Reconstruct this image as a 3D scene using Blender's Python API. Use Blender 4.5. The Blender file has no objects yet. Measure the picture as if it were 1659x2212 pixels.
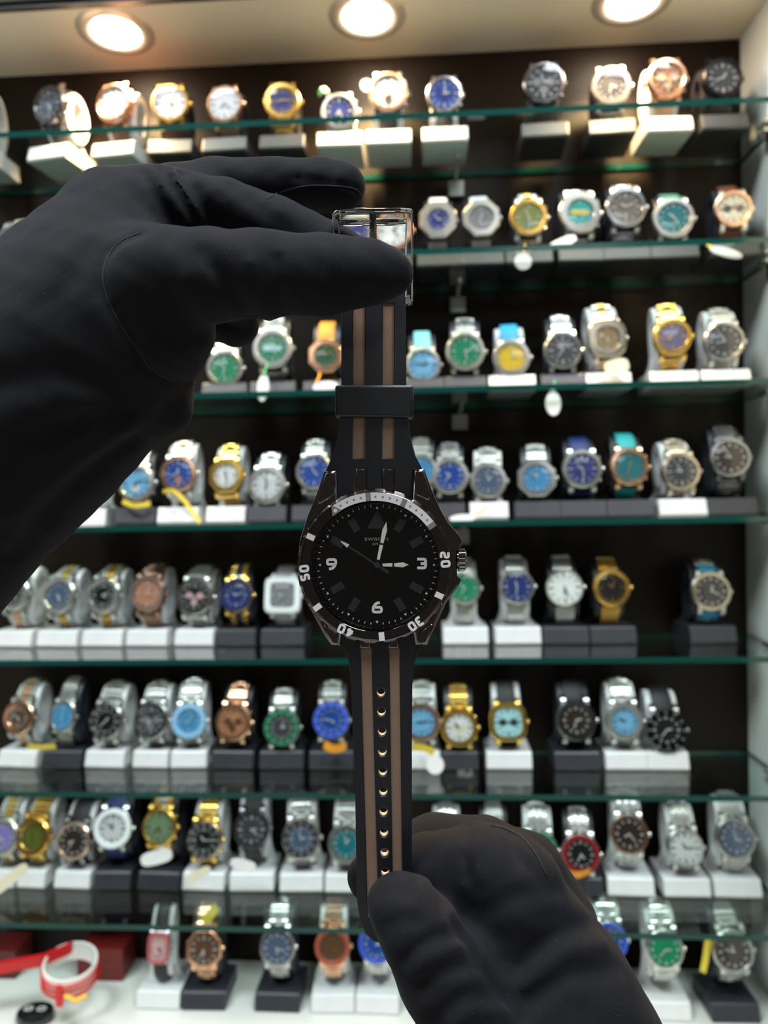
import bpy, bmesh, math, random
import numpy as np
from mathutils import Vector, Matrix
from mathutils.bvhtree import BVHTree

sc = bpy.context.scene
COL = sc.collection
R_ = math.radians
random.seed(7)

# ------------------------------------------------------------------ camera
F = 2212 * 26.0 / 36.0                     # focal length in picture pixels (1659 x 2212)
cam_d = bpy.data.cameras.new('camera')
cam = bpy.data.objects.new('camera', cam_d); COL.objects.link(cam)
cam_d.sensor_fit = 'VERTICAL'; cam_d.sensor_height = 36.0; cam_d.sensor_width = 27.0; cam_d.lens = 26.0
cam_d.clip_start = 0.01; cam_d.clip_end = 50
EYE = Vector((0.0, 0.0, 1.35))
CR = (Matrix.Rotation(R_(3.3), 3, 'Z') @ Matrix.Rotation(R_(90 - 0.5), 3, 'X') @ Matrix.Rotation(R_(-0.94), 3, 'Z'))
cam.matrix_world = Matrix.Translation(EYE) @ CR.to_4x4()
cam_d.dof.use_dof = True; cam_d.dof.focus_distance = 0.226; cam_d.dof.aperture_fstop = 11.5
sc.camera = cam

def ray(px, py):
    return CR @ Vector(((px - 829.5) / F, -(py - 1106) / F, -1.0))
def at(px, py, depth):                     # a point at a distance along the view axis
    return EYE + ray(px, py) * depth
def onY(px, py, Y):                        # a point on the vertical plane y = Y
    d = ray(px, py); return EYE + d * (Y / d.y)

# ------------------------------------------------------------------ world, lights, exposure
w = bpy.data.worlds.new('shop_ambient'); sc.world = w; w.use_nodes = True
w.node_tree.nodes['Background'].inputs[0].default_value = (1.0, 0.90, 0.76, 1)
w.node_tree.nodes['Background'].inputs[1].default_value = 0.06
def area(name, loc, rot, sx, sy, power, colr, spread=180):
    l = bpy.data.lights.new(name, 'AREA'); l.shape = 'RECTANGLE'; l.size = sx; l.size_y = sy
    l.energy = power; l.color = colr; l.spread = R_(spread)
    o = bpy.data.objects.new(name, l); COL.objects.link(o); o.location = loc; o.rotation_euler = rot
    return o
for i, (x, y, p) in enumerate(((-0.75, -0.10, 42), (0.55, -0.10, 38), (-0.9, -2.3, 8), (0.7, -2.3, 8))):
    area('ceiling_panel_lamp', (x, y, 2.75), (0, 0, 0), 0.6, 0.6, p, (0.93, 0.97, 1.0))
vs = sc.view_settings
vs.view_transform = 'Standard'; vs.look = 'None'; vs.exposure = 0.0; vs.gamma = 1.0; vs.use_curve_mapping = False
try:
    sc.cycles.max_bounces = 8; sc.cycles.transparent_max_bounces = 18; sc.cycles.diffuse_bounces = 3
    sc.cycles.glossy_bounces = 4; sc.cycles.transmission_bounces = 8
    sc.cycles.caustics_reflective = False; sc.cycles.caustics_refractive = False
    sc.cycles.sample_clamp_indirect = 4.0; sc.cycles.use_denoising = True; sc.cycles.use_adaptive_sampling = True; sc.cycles.adaptive_threshold = .02
except Exception:
    pass

# ------------------------------------------------------------------ materials
MATS = {}
def mat(name, col=(.5, .5, .5), rough=.5, metal=0., coat=0., sheen=0., noise=0., nscale=400, bump=0., bscale=800, spec=.5, emit=None, es=1.0):
    if name in MATS: return MATS[name]
    m = bpy.data.materials.new(name); m.use_nodes = True; MATS[name] = m
    nt = m.node_tree; b = nt.nodes['Principled BSDF']
    b.inputs['Base Color'].default_value = (*col, 1); b.inputs['Roughness'].default_value = rough
    b.inputs['Metallic'].default_value = metal; b.inputs['Coat Weight'].default_value = coat
    b.inputs['Coat Roughness'].default_value = .05; b.inputs['Sheen Weight'].default_value = sheen
    b.inputs['Specular IOR Level'].default_value = spec
    if emit:
        b.inputs['Emission Color'].default_value = (*emit, 1); b.inputs['Emission Strength'].default_value = es
    tc = nt.nodes.new('ShaderNodeTexCoord')
    n = nt.nodes.new('ShaderNodeTexNoise'); n.inputs['Scale'].default_value = nscale
    nt.links.new(tc.outputs['Object'], n.inputs['Vector'])
    if noise:
        mx = nt.nodes.new('ShaderNodeMixRGB'); mx.blend_type = 'MULTIPLY'; mx.inputs[1].default_value = (*col, 1)
        cr = nt.nodes.new('ShaderNodeValToRGB'); cr.color_ramp.elements[0].color = (1 - noise,) * 3 + (1,)
        cr.color_ramp.elements[0].position = .3; cr.color_ramp.elements[1].position = .7
        nt.links.new(n.outputs['Fac'], cr.inputs[0]); nt.links.new(cr.outputs[0], mx.inputs[2]); mx.inputs[0].default_value = 1
        nt.links.new(mx.outputs[0], b.inputs['Base Color'])
    if bump:
        n2 = nt.nodes.new('ShaderNodeTexNoise'); n2.inputs['Scale'].default_value = bscale
        nt.links.new(tc.outputs['Object'], n2.inputs['Vector'])
        bp = nt.nodes.new('ShaderNodeBump'); bp.inputs['Strength'].default_value = bump; bp.inputs['Distance'].default_value = .0003
        nt.links.new(n2.outputs['Fac'], bp.inputs['Height']); nt.links.new(bp.outputs[0], b.inputs['Normal'])
    return m

def glass_mat(name, tint, base=.03, rough=.02, gain=1.0):
    """Clear sheet: what is behind it shows through, its faces mirror by Fresnel."""
    m = bpy.data.materials.new(name); m.use_nodes = True; nt = m.node_tree; nt.nodes.clear(); MATS[name] = m
    o = nt.nodes.new('ShaderNodeOutputMaterial'); mx = nt.nodes.new('ShaderNodeMixShader')
    t = nt.nodes.new('ShaderNodeBsdfTransparent'); t.inputs[0].default_value = (*tint, 1)
    g = nt.nodes.new('ShaderNodeBsdfGlossy'); g.inputs['Roughness'].default_value = rough
    g.inputs['Color'].default_value = (gain, gain, gain, 1)
    ge = nt.nodes.new('ShaderNodeNewGeometry'); dp = nt.nodes.new('ShaderNodeVectorMath'); dp.operation = 'DOT_PRODUCT'
    nt.links.new(ge.outputs['Normal'], dp.inputs[0]); nt.links.new(ge.outputs['Incoming'], dp.inputs[1])
    def mth(op, a, b=None, **k):
        n = nt.nodes.new('ShaderNodeMath'); n.operation = op
        for i, q in enumerate((a, b)):
            if q is None: continue
            if hasattr(q, 'is_linked'): nt.links.new(q, n.inputs[i])
            else: n.inputs[i].default_value = q
        return n.outputs[0]
    c = mth('ABSOLUTE', dp.outputs['Value']); c = mth('SUBTRACT', 1.0, c); c = mth('POWER', c, 5.0); c = mth('MULTIPLY', c, 1 - base); f = mth('ADD', c, base)
    nt.links.new(f, mx.inputs[0]); nt.links.new(t.outputs[0], mx.inputs[1]); nt.links.new(g.outputs[0], mx.inputs[2])
    nt.links.new(mx.outputs[0], o.inputs[0])
    return m

METAL = {
    'sil': ((.62, .62, .60), .28), 'gold': ((.86, .55, .14), .26), 'rose': ((.86, .50, .32), .24), 'gun': ((.16, .16, .18), .25),
    'blk': ((.02, .02, .022), .3), 'cham': ((.62, .55, .45), .26), 'brown': ((.42, .24, .17), .3), 'dsil': ((.42, .42, .44), .24),
}
def metal(k):
    if k == 'wht': return mat('white_ceramic', (.82, .84, .86), .2, coat=.3)
    if k == 'navym': return mat('navy_ceramic', (.02, .03, .10), .2, coat=.3)
    if k == 'grnm': return mat('green_bezel_insert', (.02, .14, .08), .2, coat=.3)
    if k == 'blum': return mat('blue_bezel_insert', (.04, .09, .50), .2, coat=.3)
    if k == 'lblum': return mat('pale_blue_bezel_insert', (.25, .50, .75), .25, coat=.3)
    if k == 'redm': return mat('red_bezel_insert', (.20, .014, .016), .25, coat=.3)
    if k == 'pinkm': return mat('pink_red_bezel_insert', (.42, .09, .10), .3, coat=.3)
    c, r = METAL[k]
    return mat({'sil': 'polished_steel', 'gold': 'yellow_gold', 'rose': 'rose_gold', 'gun': 'gunmetal', 'blk': 'black_coated_steel', 'cham': 'champagne_steel', 'brown': 'bronze_brown_steel', 'dsil': 'dark_steel'}[k], c, r, 1.0, noise=.12, nscale=260)
PAL = {
    'black': (.008, .008, .010), 'dgrey': (.045, .047, .055), 'grey': (.20, .20, .21), 'silver': (.62, .63, .64), 'white': (.80, .80, .79), 'cream': (.72, .66, .52),
    'navy': (.015, .03, .16), 'indigo': (.04, .04, .22), 'blue': (.010, .060, .30), 'azure': (.05, .26, .50), 'sky': (.17, .42, .64), 'ice': (.42, .72, .76), 'slate': (.07, .10, .17),
    'teal': (.01, .15, .18), 'turq': (.02, .38, .40), 'green': (.008, .22, .10), 'dgreen': (.015, .10, .06), 'olive': (.10, .12, .02), 'sage': (.16, .24, .14), 'yellow': (.75, .50, .01),
    'brown': (.10, .045, .022), 'dbrown': (.030, .018, .014), 'copper': (.45, .19, .11), 'gbrown': (.30, .19, .08), 'purple': (.13, .11, .22), 'violet': (.22, .18, .48), 'pink': (.60, .36, .36),
    'aqua': (.30, .72, .74), 'tan': (.55, .34, .17), 'orange': (.80, .30, .02), 'film': (.05, .45, .80), 'mint': (.16, .40, .28), 'leather': (.13, .035, .018),
    'greengold': (.22, .24, .05), 'taupe': (.16, .13, .12),
}
def dialmat(k): return mat('dial_' + k, PAL[k], .28, coat=.25, noise=.15, nscale=200)
def strapmat(k): return mat('strap_' + k, PAL[k], .55, noise=.12, nscale=500, bump=.3, bscale=1500)

M_white = mat('white_acrylic', (.74, .74, .75), .35, noise=.05, nscale=60)
M_black = mat('charcoal_acrylic', (.028, .029, .038), .42, noise=.2, nscale=60)
M_paper = mat('white_paper', (.82, .82, .80), .6, noise=.06, nscale=200)
M_cryst = glass_mat('watch_crystal', (.97, .98, .98), rough=.03)
M_lume = mat('pale_marker', (.46, .47, .46), .35)
M_gem = mat('clear_gems', (.85, .86, .88), .12, .6)

# ------------------------------------------------------------------ mesh helpers
def link(name, data, parent=None, mats=None, smooth=False):
    o = bpy.data.objects.new(name, data); COL.objects.link(o)
    if parent is not None: o.parent = parent
    if mats is not None and data is not None and len(data.materials) == 0:
        for m in (mats if isinstance(mats, (list, tuple)) else [mats]): data.materials.append(m)
    return o
def empty(name, label, cat, mw, group=None):
    o = bpy.data.objects.new(name, None); COL.objects.link(o); o.empty_display_size = .01
    o.matrix_world = mw; o['label'] = label; o['category'] = cat
    if group: o['group'] = group
    return o
def tag(o, label, cat, group=None):
    o['label'] = label; o['category'] = cat
    if group: o['group'] = group
    return o
class MB:
    """collects faces with a material index, then makes one mesh"""
    def __init__(s): s.v = []; s.f = []; s.m = []
    def add(s, vs_, fs, mi=0):
        k = len(s.v); s.v += [tuple(v) for v in vs_]; s.f += [tuple(i + k for i in f) for f in fs]; s.m += [mi] * len(fs)
    def box(s, x0, x1, y0, y1, z0, z1, mi=0, T=None):
        v = [(x, y, z) for x in (x0, x1) for y in (y0, y1) for z in (z0, z1)]
        if T is not None: v = [T @ Vector(p) for p in v]
        s.add(v, [(0, 1, 3, 2), (4, 6, 7, 5), (0, 4, 5, 1), (2, 3, 7, 6), (0, 2, 6, 4), (1, 5, 7, 3)], mi)
    def rings(s, rings, closed=True, cap0=True, cap1=True, mi=0, loop=False):
        """loft between rings of equal length; every ring is a list of points"""
        n = len(rings[0]); k = len(s.v)
        for r in rings: s.v += [tuple(p) for p in r]
        m = len(rings); rr = range(m if loop else m - 1)
        for i in rr:
            j = (i + 1) % m
            for a in range(n if closed else n - 1):
                b = (a + 1) % n
                s.f.append((k + i * n + a, k + i * n + b, k + j * n + b, k + j * n + a)); s.m.append(mi)
        if cap0 and not loop: s.f.append(tuple(k + a for a in reversed(range(n)))); s.m.append(mi)
        if cap1 and not loop: s.f.append(tuple(k + (m - 1) * n + a for a in range(n))); s.m.append(mi)
    def data(s, name, smooth=False, angle=None):
        me = bpy.data.meshes.new(name); me.from_pydata(s.v, [], s.f); me.polygons.foreach_set('material_index', s.m)
        bm = bmesh.new(); bm.from_mesh(me); bmesh.ops.recalc_face_normals(bm, faces=bm.faces); bm.to_mesh(me); bm.free()
        if smooth:
            me.polygons.foreach_set('use_smooth', [True] * len(me.polygons))
            me.set_sharp_from_angle(angle=R_(angle or 40))
        me.update(); return me
    def obj(s, name, mats, parent=None, smooth=False, angle=None):
        return link(name, s.data(name, smooth, angle), parent, mats)

def flat_shape(name, loops, z0, z1, mats, parent=None, bevel=0., res=2):
    """a filled 2D outline with holes, given thickness z0..z1 and a small rounded edge"""
    cu = bpy.data.curves.new(name + '_tmp', 'CURVE'); cu.dimensions = '2D'; cu.fill_mode = 'BOTH'
    for lp in loops:
        sp = cu.splines.new('POLY'); sp.points.add(len(lp) - 1); sp.use_cyclic_u = True
        for p, q in zip(sp.points, lp): p.co = (q[0], q[1], 0, 1)
    cu.extrude = max((z1 - z0) / 2 - bevel, 1e-6); cu.bevel_depth = bevel; cu.bevel_resolution = res; cu.offset = -bevel
    t = bpy.data.objects.new('tmp', cu); COL.objects.link(t)
    dg = bpy.context.evaluated_depsgraph_get(); dg.update()
    me = bpy.data.meshes.new_from_object(t.evaluated_get(dg)); bpy.data.objects.remove(t); bpy.data.curves.remove(cu)
    me.transform(Matrix.Translation((0, 0, (z0 + z1) / 2))); me.name = name; me.materials.clear()
    return link(name, me, parent, mats)
def text_shape(name, body, size, T, mats, parent, thick=.00008, bold=0., sx=1.0):
    cu = bpy.data.curves.new(name + '_tmp', 'FONT'); cu.body = body; cu.size = size; cu.align_x = 'CENTER'; cu.align_y = 'CENTER'
    cu.extrude = thick; cu.offset = bold; cu.resolution_u = 4
    t = bpy.data.objects.new('tmp', cu); COL.objects.link(t)
    dg = bpy.context.evaluated_depsgraph_get(); dg.update()
    me = bpy.data.meshes.new_from_object(t.evaluated_get(dg)); bpy.data.objects.remove(t); bpy.data.curves.remove(cu)
    xs = [v.co.x for v in me.vertices]; ys = [v.co.y for v in me.vertices]
    me.transform(T @ Matrix.Diagonal((sx, 1, 1, 1)) @ Matrix.Translation((-(min(xs) + max(xs)) / 2, -(min(ys) + max(ys)) / 2, 0)))
    me.name = name; me.materials.clear()
    return link(name, me, parent, mats)
def tube(name, pts, r, mats, parent=None, n=8, closed=False):
    pts = [Vector(p) for p in pts]; mb = MB(); rings = []
    m = len(pts)
    for i, p in enumerate(pts):
        t = (pts[(i + 1) % m if closed else min(i + 1, m - 1)] - pts[(i - 1) % m if closed else max(i - 1, 0)]).normalized()
        a = t.cross(Vector((.31, .87, .38))).normalized(); b = t.cross(a)
        rr = r[i] if isinstance(r, (list, tuple)) else r
        rings.append([p + (a * math.cos(u) + b * math.sin(u)) * rr for u in [2 * math.pi * k / n for k in range(n)]])
    mb.rings(rings, loop=closed); return mb.obj(name, mats, parent, smooth=True)
def circle(cx, cy, r, n=32, ry=None): return [(cx + r * math.cos(2 * math.pi * k / n), cy + (ry or r) * math.sin(2 * math.pi * k / n)) for k in range(n)]
def smooth_poly(pts, it=2):
    for _ in range(it):
        q = []
        for i in range(len(pts)):
            a, b = pts[i], pts[(i + 1) % len(pts)]
            q += [(a[0] * .75 + b[0] * .25, a[1] * .75 + b[1] * .25), (a[0] * .25 + b[0] * .75, a[1] * .25 + b[1] * .75)]
        pts = q
    return pts
def catmull(pts, n=6):
    pts = [Vector(p) for p in pts]; out = []
    for i in range(len(pts) - 1):
        p0, p1, p2, p3 = pts[max(i - 1, 0)], pts[i], pts[i + 1], pts[min(i + 2, len(pts) - 1)]
        for k in range(n):
            t = k / n
            out.append(.5 * ((2 * p1) + (p2 - p0) * t + (2 * p0 - 5 * p1 + 4 * p2 - p3) * t * t + (3 * p1 - p0 - 3 * p2 + p3) * t ** 3))
    out.append(pts[-1]); return out

# ------------------------------------------------------------------ the cabinet
YF, YB = 0.68, 0.805                       # front edge of the glass, back panel
XR = onY(1611, 1100, YB).x                 # inner face of the white side panel
XL = -0.66
GT = 0.0052                                # glass thickness
SHELF_PY = [245, 541, 840, 1131, 1428, 1722, 2016]
SZ = [onY(1000, y, YF).z for y in SHELF_PY]          # height of each front edge (middle)
ZD = onY(100, 2067, YB).z                  # white deck
ZC = onY(0, 166, YB).z                     # canopy ceiling
YC = 0.702                                 # canopy front
def structure(name, x0, x1, y0, y1, z0, z1, m, kind='structure'):
    mb = MB(); mb.box(x0, x1, y0, y1, z0, z1); o = mb.obj(name, m); o['kind'] = kind; return o
M_back = mat('dark_brown_lacquer', (.015, .0085, .006), .45, noise=.45, nscale=9, spec=.2)
M_side = mat('white_side_lacquer', (.84, .86, .85), .4, noise=.05, nscale=12)
M_ceil = mat('warm_tinted_canopy_board', (.95, .82, .62), .45, noise=.06, nscale=8)  # white board, with the warm lamplight tinted into its base colour
M_deck = mat('white_deck_laminate', (.68, .69, .65), .3, noise=.06, nscale=14)
M_trim = mat('dark_trim', (.012, .011, .010), .35)
M_fascia = mat('grey_fascia', (.42, .43, .45), .45, noise=.08, nscale=14)
structure('wall_back', XL, XR, YB, YB + .018, ZD - .10, ZC + .05, M_back)
structure('wall_right', XR, XR + .03, .56, YB + .018, ZD - .10, ZC + .13, M_side)
structure('wall_left', XL - .03, XL, .56, YB + .018, ZD - .10, ZC + .13, M_side)
dk = structure('display_deck', XL, XR, .56, YB, ZD - .03, ZD, M_deck, 'thing')
tag(dk, 'white laminate deck at the bottom of the watch cabinet', 'counter')
structure('floor', -2.5, 2.5, -3.5, .56, -.02, 0, mat('pale_floor_tile', (.62, .60, .56), .35, noise=.08, nscale=3))
structure('trim_1', XL, XR, YC - .006, YC, ZC - .0005, ZC + .0065, M_trim)
structure('wall_top', XL, XR, YC - .012, YC - .0005, ZC + .0065, ZC + .13, M_fascia)

# canopy ceiling with three round openings for the downlights
LAMPS = [(250, 70), (793, 35), (1366, 2)]
lamp_pos = []
for (px, py) in LAMPS:
    d = ray(px, py); lamp_pos.append(EYE + d * ((ZC - EYE.z) / d.z))
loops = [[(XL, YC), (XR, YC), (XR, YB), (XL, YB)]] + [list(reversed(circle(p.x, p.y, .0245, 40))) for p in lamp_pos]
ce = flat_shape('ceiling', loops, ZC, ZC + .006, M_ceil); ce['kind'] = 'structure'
M_glow = mat('warm_lamp_diffuser', (1, .93, .82), .4, emit=(1.0, .84, .60), es=60)
M_ringm = mat('brushed_lamp_ring', (.62, .57, .48), .3, .4)
for i, p in enumerate(lamp_pos):
    e = empty('downlight', ['recessed warm downlight in the canopy above the two rose gold watches',
                            'recessed warm downlight in the canopy at the middle of the three',
                            'recessed warm downlight in the canopy cut by the top picture edge'][i], 'ceiling light', Matrix.Translation((p.x, p.y, ZC)), 'downlights in the canopy')
    mb = MB()
    prof = [(.0245, .004), (.0245, -.0012), (.028, -.0022), (.034, -.0022), (.0385, -.0004), (.0385, .0)]
    mb.rings([[(r * math.cos(a), r * math.sin(a), z) for a in [2 * math.pi * k / 48 for k in range(48)]] for r, z in prof], cap0=False, cap1=False)
    mb.obj('lamp_ring', M_ringm, e, smooth=True)
    mb = MB()
    mb.rings([[(r * math.cos(a), r * math.sin(a), z) for a in [2 * math.pi * k / 40 for k in range(40)]] for r, z in ((.0243, .0055), (.0243, -.0015), (.019, -.0042), (.008, -.0056))])
    mb.obj('diffuser', M_glow, e)
    l = bpy.data.lights.new('downlight_lamp', 'SPOT'); l.energy = 22.0; l.color = (1.0, .64, .30); l.spot_size = R_(125); l.spot_blend = .7; l.shadow_soft_size = .018
    lo = bpy.data.objects.new('downlight_lamp', l); COL.objects.link(lo); lo.location = (p.x, p.y, ZC - .010)

M_gl = glass_mat('shelf_glass', (.90, .955, .935), rough=.015)
M_gedge = mat('green_glass_edge', (.002, .050, .040), .15, coat=.3)
ORD = ['top', 'second', 'third', 'fourth', 'fifth', 'sixth', 'seventh']
for i, z in enumerate(SZ):
    e = empty('glass_shelf', f'green-edged clear glass shelf, {"topmost" if i == 0 else ORD[i] + " one down"} of the seven in the cabinet', 'shelf', Matrix.Translation((0, YF, z)), 'glass shelves of the cabinet')
    mb = MB(); D = YB - YF - .002
    mb.box(XL + .001, XR - .001, 0.0003, D, -GT / 2, GT / 2)
    me = mb.data('pane')
    me.materials.append(M_gl); me.materials.append(M_gedge)
    for p in me.polygons: p.material_index = 0 if abs(p.normal.z) > .9 else 1
    link('pane', me, e)
M_steel = metal('sil')
for i, z in enumerate(SZ):
    bx = onY(988, 600, YB).x
    mb = MB(); top = z - GT / 2 - .0004
    mb.box(bx - .0015, bx + .0015, YB - .055, YB - .003, top - .005, top); mb.box(bx - .008, bx + .008, YB - .006, YB - .0005, top - .022, top - .006)
    mb.box(bx - .005, bx - .002, YB - .0075, YB - .006, top - .016, top - .012); mb.box(bx + .002, bx + .005, YB - .0075, YB - .006, top - .016, top - .012)
    tag(mb.obj('shelf_bracket', M_steel), f'small steel bracket on the dark back panel below the {ORD[i]} glass shelf', 'bracket', 'steel brackets on the back panel')
    mb = MB(); yy = YF + .045
    mb.box(XR - .012, XR - .0005, yy, yy + .018, top - .003, top); mb.box(XR - .004, XR - .0005, yy + .002, yy + .016, top - .018, top - .003)
    mb.box(XR - .012, XR - .0005, yy, yy + .018, z + GT / 2 + .0004, z + GT / 2 + .0026)
    tag(mb.obj('shelf_clip', M_steel), f'steel clip on the white side panel gripping the {ORD[i]} glass shelf', 'clip', 'steel clips on the side panel')

# ------------------------------------------------------------------ display watches
def outline(shape, n=48):
    pts = []
    for k in range(n):
        a = 2 * math.pi * k / n; c, s = math.cos(a), math.sin(a)
        if shape == 'round': r = 1.0
        elif shape == 'oct':
            q = (a + math.pi / 8) % (math.pi / 4) - math.pi / 8; r = min(1.06, .985 / math.cos(q))
        elif shape == 'cush': r = (abs(c) ** 3.2 + abs(s) ** 3.2) ** (-1 / 3.2)
        elif shape == 'square': r = (abs(c) ** 7 + abs(s) ** 7) ** (-1 / 7)
        elif shape == 'ton': r = (abs(c / .82) ** 3.4 + abs(s / 1.08) ** 3.4) ** (-1 / 3.4)
        elif shape == 'oval': r = (abs(c / .92) ** 2 + abs(s / 1.1) ** 2) ** (-1 / 2)
        pts.append((r * c, r * s))
    return pts
CACHE = {}
def cached(key, fn):
    if key not in CACHE: CACHE[key] = fn()
    return CACHE[key]
def case_mesh(shape, R, lugs):
    mb = MB(); o = outline(shape); zs = [(-.46, .84), (-.40, .95), (-.14, 1.0), (-.06, .985), (-.03, .95)]
    mb.rings([[(x * s * R, y * s * R, z * R) for x, y in o] for z, s in zs])
    for sx in (-1, 1):
        for sy in (-1, 1):
            if not lugs: continue
            x0, x1 = .46 * R, .68 * R
            prof = [(.62, -.10), (.92, -.10), (1.10, -.20), (1.24, -.42), (1.18, -.50), (.95, -.42), (.62, -.40)]
            mb.rings([[(sx * x, sy * y * R, z * R) for y, z in prof] for x in (x0, x1)])
    return mb.data('case', True, 35)
def bezel_mesh(shape, R, ri, flut):
    mb = MB(); o = outline(shape, 48); n = len(o); out = []
    for sc_, z in ((.97, -.05), (.975, .03), (.93, .075)):
        out.append([(x * sc_ * R * (1 + (.012 if flut and k % 2 else 0)), y * sc_ * R * (1 + (.012 if flut and k % 2 else 0)), z * R) for k, (x, y) in enumerate(o)])
    io = outline(shape if shape in ('square', 'ton', 'oval', 'cush') else 'round', 48)
    for sc_, z in ((ri + .03, .085), (ri, .05), (ri - .005, -.03)):
        out.append([(x * sc_ * R, y * sc_ * R, z * R) for x, y in io])
    mb.rings(out, cap0=False, cap1=False); return mb.data('bezel', True, 30)
def dial_mesh(shape, R, ri):
    io = outline(shape if shape in ('square', 'ton', 'oval', 'cush') else 'round', 48)
    mb = MB(); mb.rings([[(x * ri * R, y * ri * R, z * R) for x, y in io] for z in (-.10, -.02)]); return mb.data('dial')
def crystal_mesh(shape, R, ri):
    io = outline(shape if shape in ('square', 'ton', 'oval', 'cush') else 'round', 48); mb = MB()
    k = ri - .012
    rings = [[(x * s * k * R, y * s * k * R, z * R) for x, y in io] for s, z in ((1, .062), (.8, .078), (.5, .09), (.2, .095))]
    mb.rings(rings, cap0=False); return mb.data('crystal', True, 80)
def marks_mesh(R, ri, kind):
    mb = MB()
    for k in range(12):
        T = Matrix.Rotation(-k * math.pi / 6, 4, 'Z')
        wd, r0, r1 = (.020 if k % 3 else .035), (.70 if k % 3 else .64), .90
        if kind == 'dot':
            c = T @ Vector((0, .80 * ri * R, 0)); rr = (.070 if k % 3 else .085) * ri * R
            mb.rings([[(c.x + rr * math.cos(a) * q, c.y + rr * math.sin(a) * q, z * R) for a in [2 * math.pi * j / 10 for j in range(10)]] for z, q in ((-.02, 1), (.012, .85))])
        else:
            mb.box(-wd * R, wd * R, r0 * ri * R, r1 * ri * R, -.02 * R, .012 * R, T=T)
    return mb.data('hour_markers')
def hand_mesh(R, ln, wd, z, name):
    mb = MB(); o = [(-wd, -.12 * ln), (wd, -.12 * ln), (wd * 1.1, .62 * ln), (0, ln), (-wd * 1.1, .62 * ln)]
    mb.rings([[(x * R, y * R, (z + dz) * R) for x, y in o] for dz in (0, .014)]); return mb.data(name)
def crown_mesh(R, a, r, l):
    mb = MB(); ca, sa = math.cos(a), math.sin(a); n = 14; rings = []
    for d, q in ((.93, .7), (1.0, .7), (1.01, 1.0), (1.0 + l, 1.0), (1.02 + l, .8)):
        rings.append([(R * (d * ca - sa * r * q * math.cos(t)), R * (d * sa + ca * r * q * math.cos(t)), R * (-.22 + r * q * math.sin(t))) for t in [2 * math.pi * k / n for k in range(n)]])
    mb.rings(rings); return mb.data('crown', True, 35)
def gems_mesh(R, rr, n, s):
    mb = MB()
    for k in range(n):
        a = 2 * math.pi * k / n; c = Vector((rr * R * math.cos(a), rr * R * math.sin(a), .09 * R))
        mb.rings([[(c.x + s * q * R * math.cos(t), c.y + s * q * R * math.sin(t), c.z + z * R) for t in [math.pi * j / 3 for j in range(6)]] for z, q in ((-.02, 1), (.02, .9), (.045, .5))])
    return mb.data('gem_ring')
def loop_path(R, L, b, n, cy=0., inset=0.):
    """points and tangents of the oval that the bracelet follows, from the upper lug round the back to the lower lug; (0, cy, cz) is its middle"""
    cz = -.36 * R - b * math.sqrt(1 - (cy / L) ** 2); L2_, b2 = L - inset, b - inset
    if inset == 0: a0 = math.asin(max(-.97, min((.98 * R - cy) / L, .97))); a1 = 2 * math.pi + math.asin(max(-.97, min((-.98 * R - cy) / L, .97)))
    else: a0, a1 = 0, 2 * math.pi
    out = []
    for k in range(n + 1):
        a = a0 + (a1 - a0) * k / n
        out.append((Vector((0, cy + L2_ * math.sin(a), cz + b2 * math.cos(a))), Vector((0, L2_ * math.cos(a), -b2 * math.sin(a))).normalized()))
    return out, Vector((0, cy, cz))
def bracelet_mesh(R, L, b, kind, wf, cy):
    mb = MB(); per = math.pi * (L + b) * .85; ll = {'B': .0046, 'J': .0036, 'M': .0022}[kind]; n = max(16, int(per / ll))
    path, mid = loop_path(R, L, b, n, cy)
    cols = {'B': [(-1, -.42, 0), (-.40, .40, 1), (.42, 1, 0)], 'J': [(-1, -.56, 0), (-.54, -.20, 1), (-.18, .18, 1), (.20, .54, 1), (.56, 1, 0)], 'M': [(-1, 1, 0)]}[kind]
    for i in range(n):
        p, t = path[i]; q, t2 = path[i + 1]; f = min(i, n - 1 - i) / (n / 2)
        hw = R * wf * (1 - .25 * f); c = (p + q) / 2; tt = (q - p).normalized(); nn = Vector((1, 0, 0)).cross(tt); h = (q - p).length / 2 * .90
        if nn.dot(c - mid) < 0: nn = -nn
        for j, (x0, x1, mi) in enumerate(cols):
            off = h if (kind == 'J' and j % 2) else 0
            A = c + tt * off; t_ = .0011 + (.0004 if mi else 0)
            v = []
            for x in (x0 * hw, x1 * hw):
                for (u, d) in ((-1, -.0010), (-1, t_ * .6), (-.55, t_), (.55, t_), (1, t_ * .6), (1, -.0010)):
                    v.append(Vector((x, 0, 0)) + A + tt * (u * h) + nn * d)
            mb.add(v, [tuple(range(5, -1, -1)), tuple(range(6, 12))] + [(k, (k + 1) % 6, 6 + (k + 1) % 6, 6 + k) for k in range(6)], mi)
    return mb.data('bracelet')
def strap_mesh(R, L, b, wf, cy):
    mb = MB(); n = 40; path, mid = loop_path(R, L, b, n, cy); rings = []
    for i, (p, t) in enumerate(path):
        f = min(i, n - i) / (n / 2); hw = R * wf * (1 - .22 * f); nn = Vector((1, 0, 0)).cross(t)
        if nn.dot(p - mid) < 0: nn = -nn
        rings.append([p + Vector((x * hw, 0, 0)) + nn * d for x, d in ((-1, -.0010), (-1, .0006), (-.85, .0013), (.85, .0013), (1, .0006), (1, -.0010))])
    mb.rings(rings); return mb.data('strap', True, 50)

def shift(me, T):
    me = me.copy(); me.transform(T); return me
rot90 = Matrix.Rotation(R_(90), 4, 'X')    # dial plane (x right, y up, z out) to the world, facing the viewer

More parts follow.
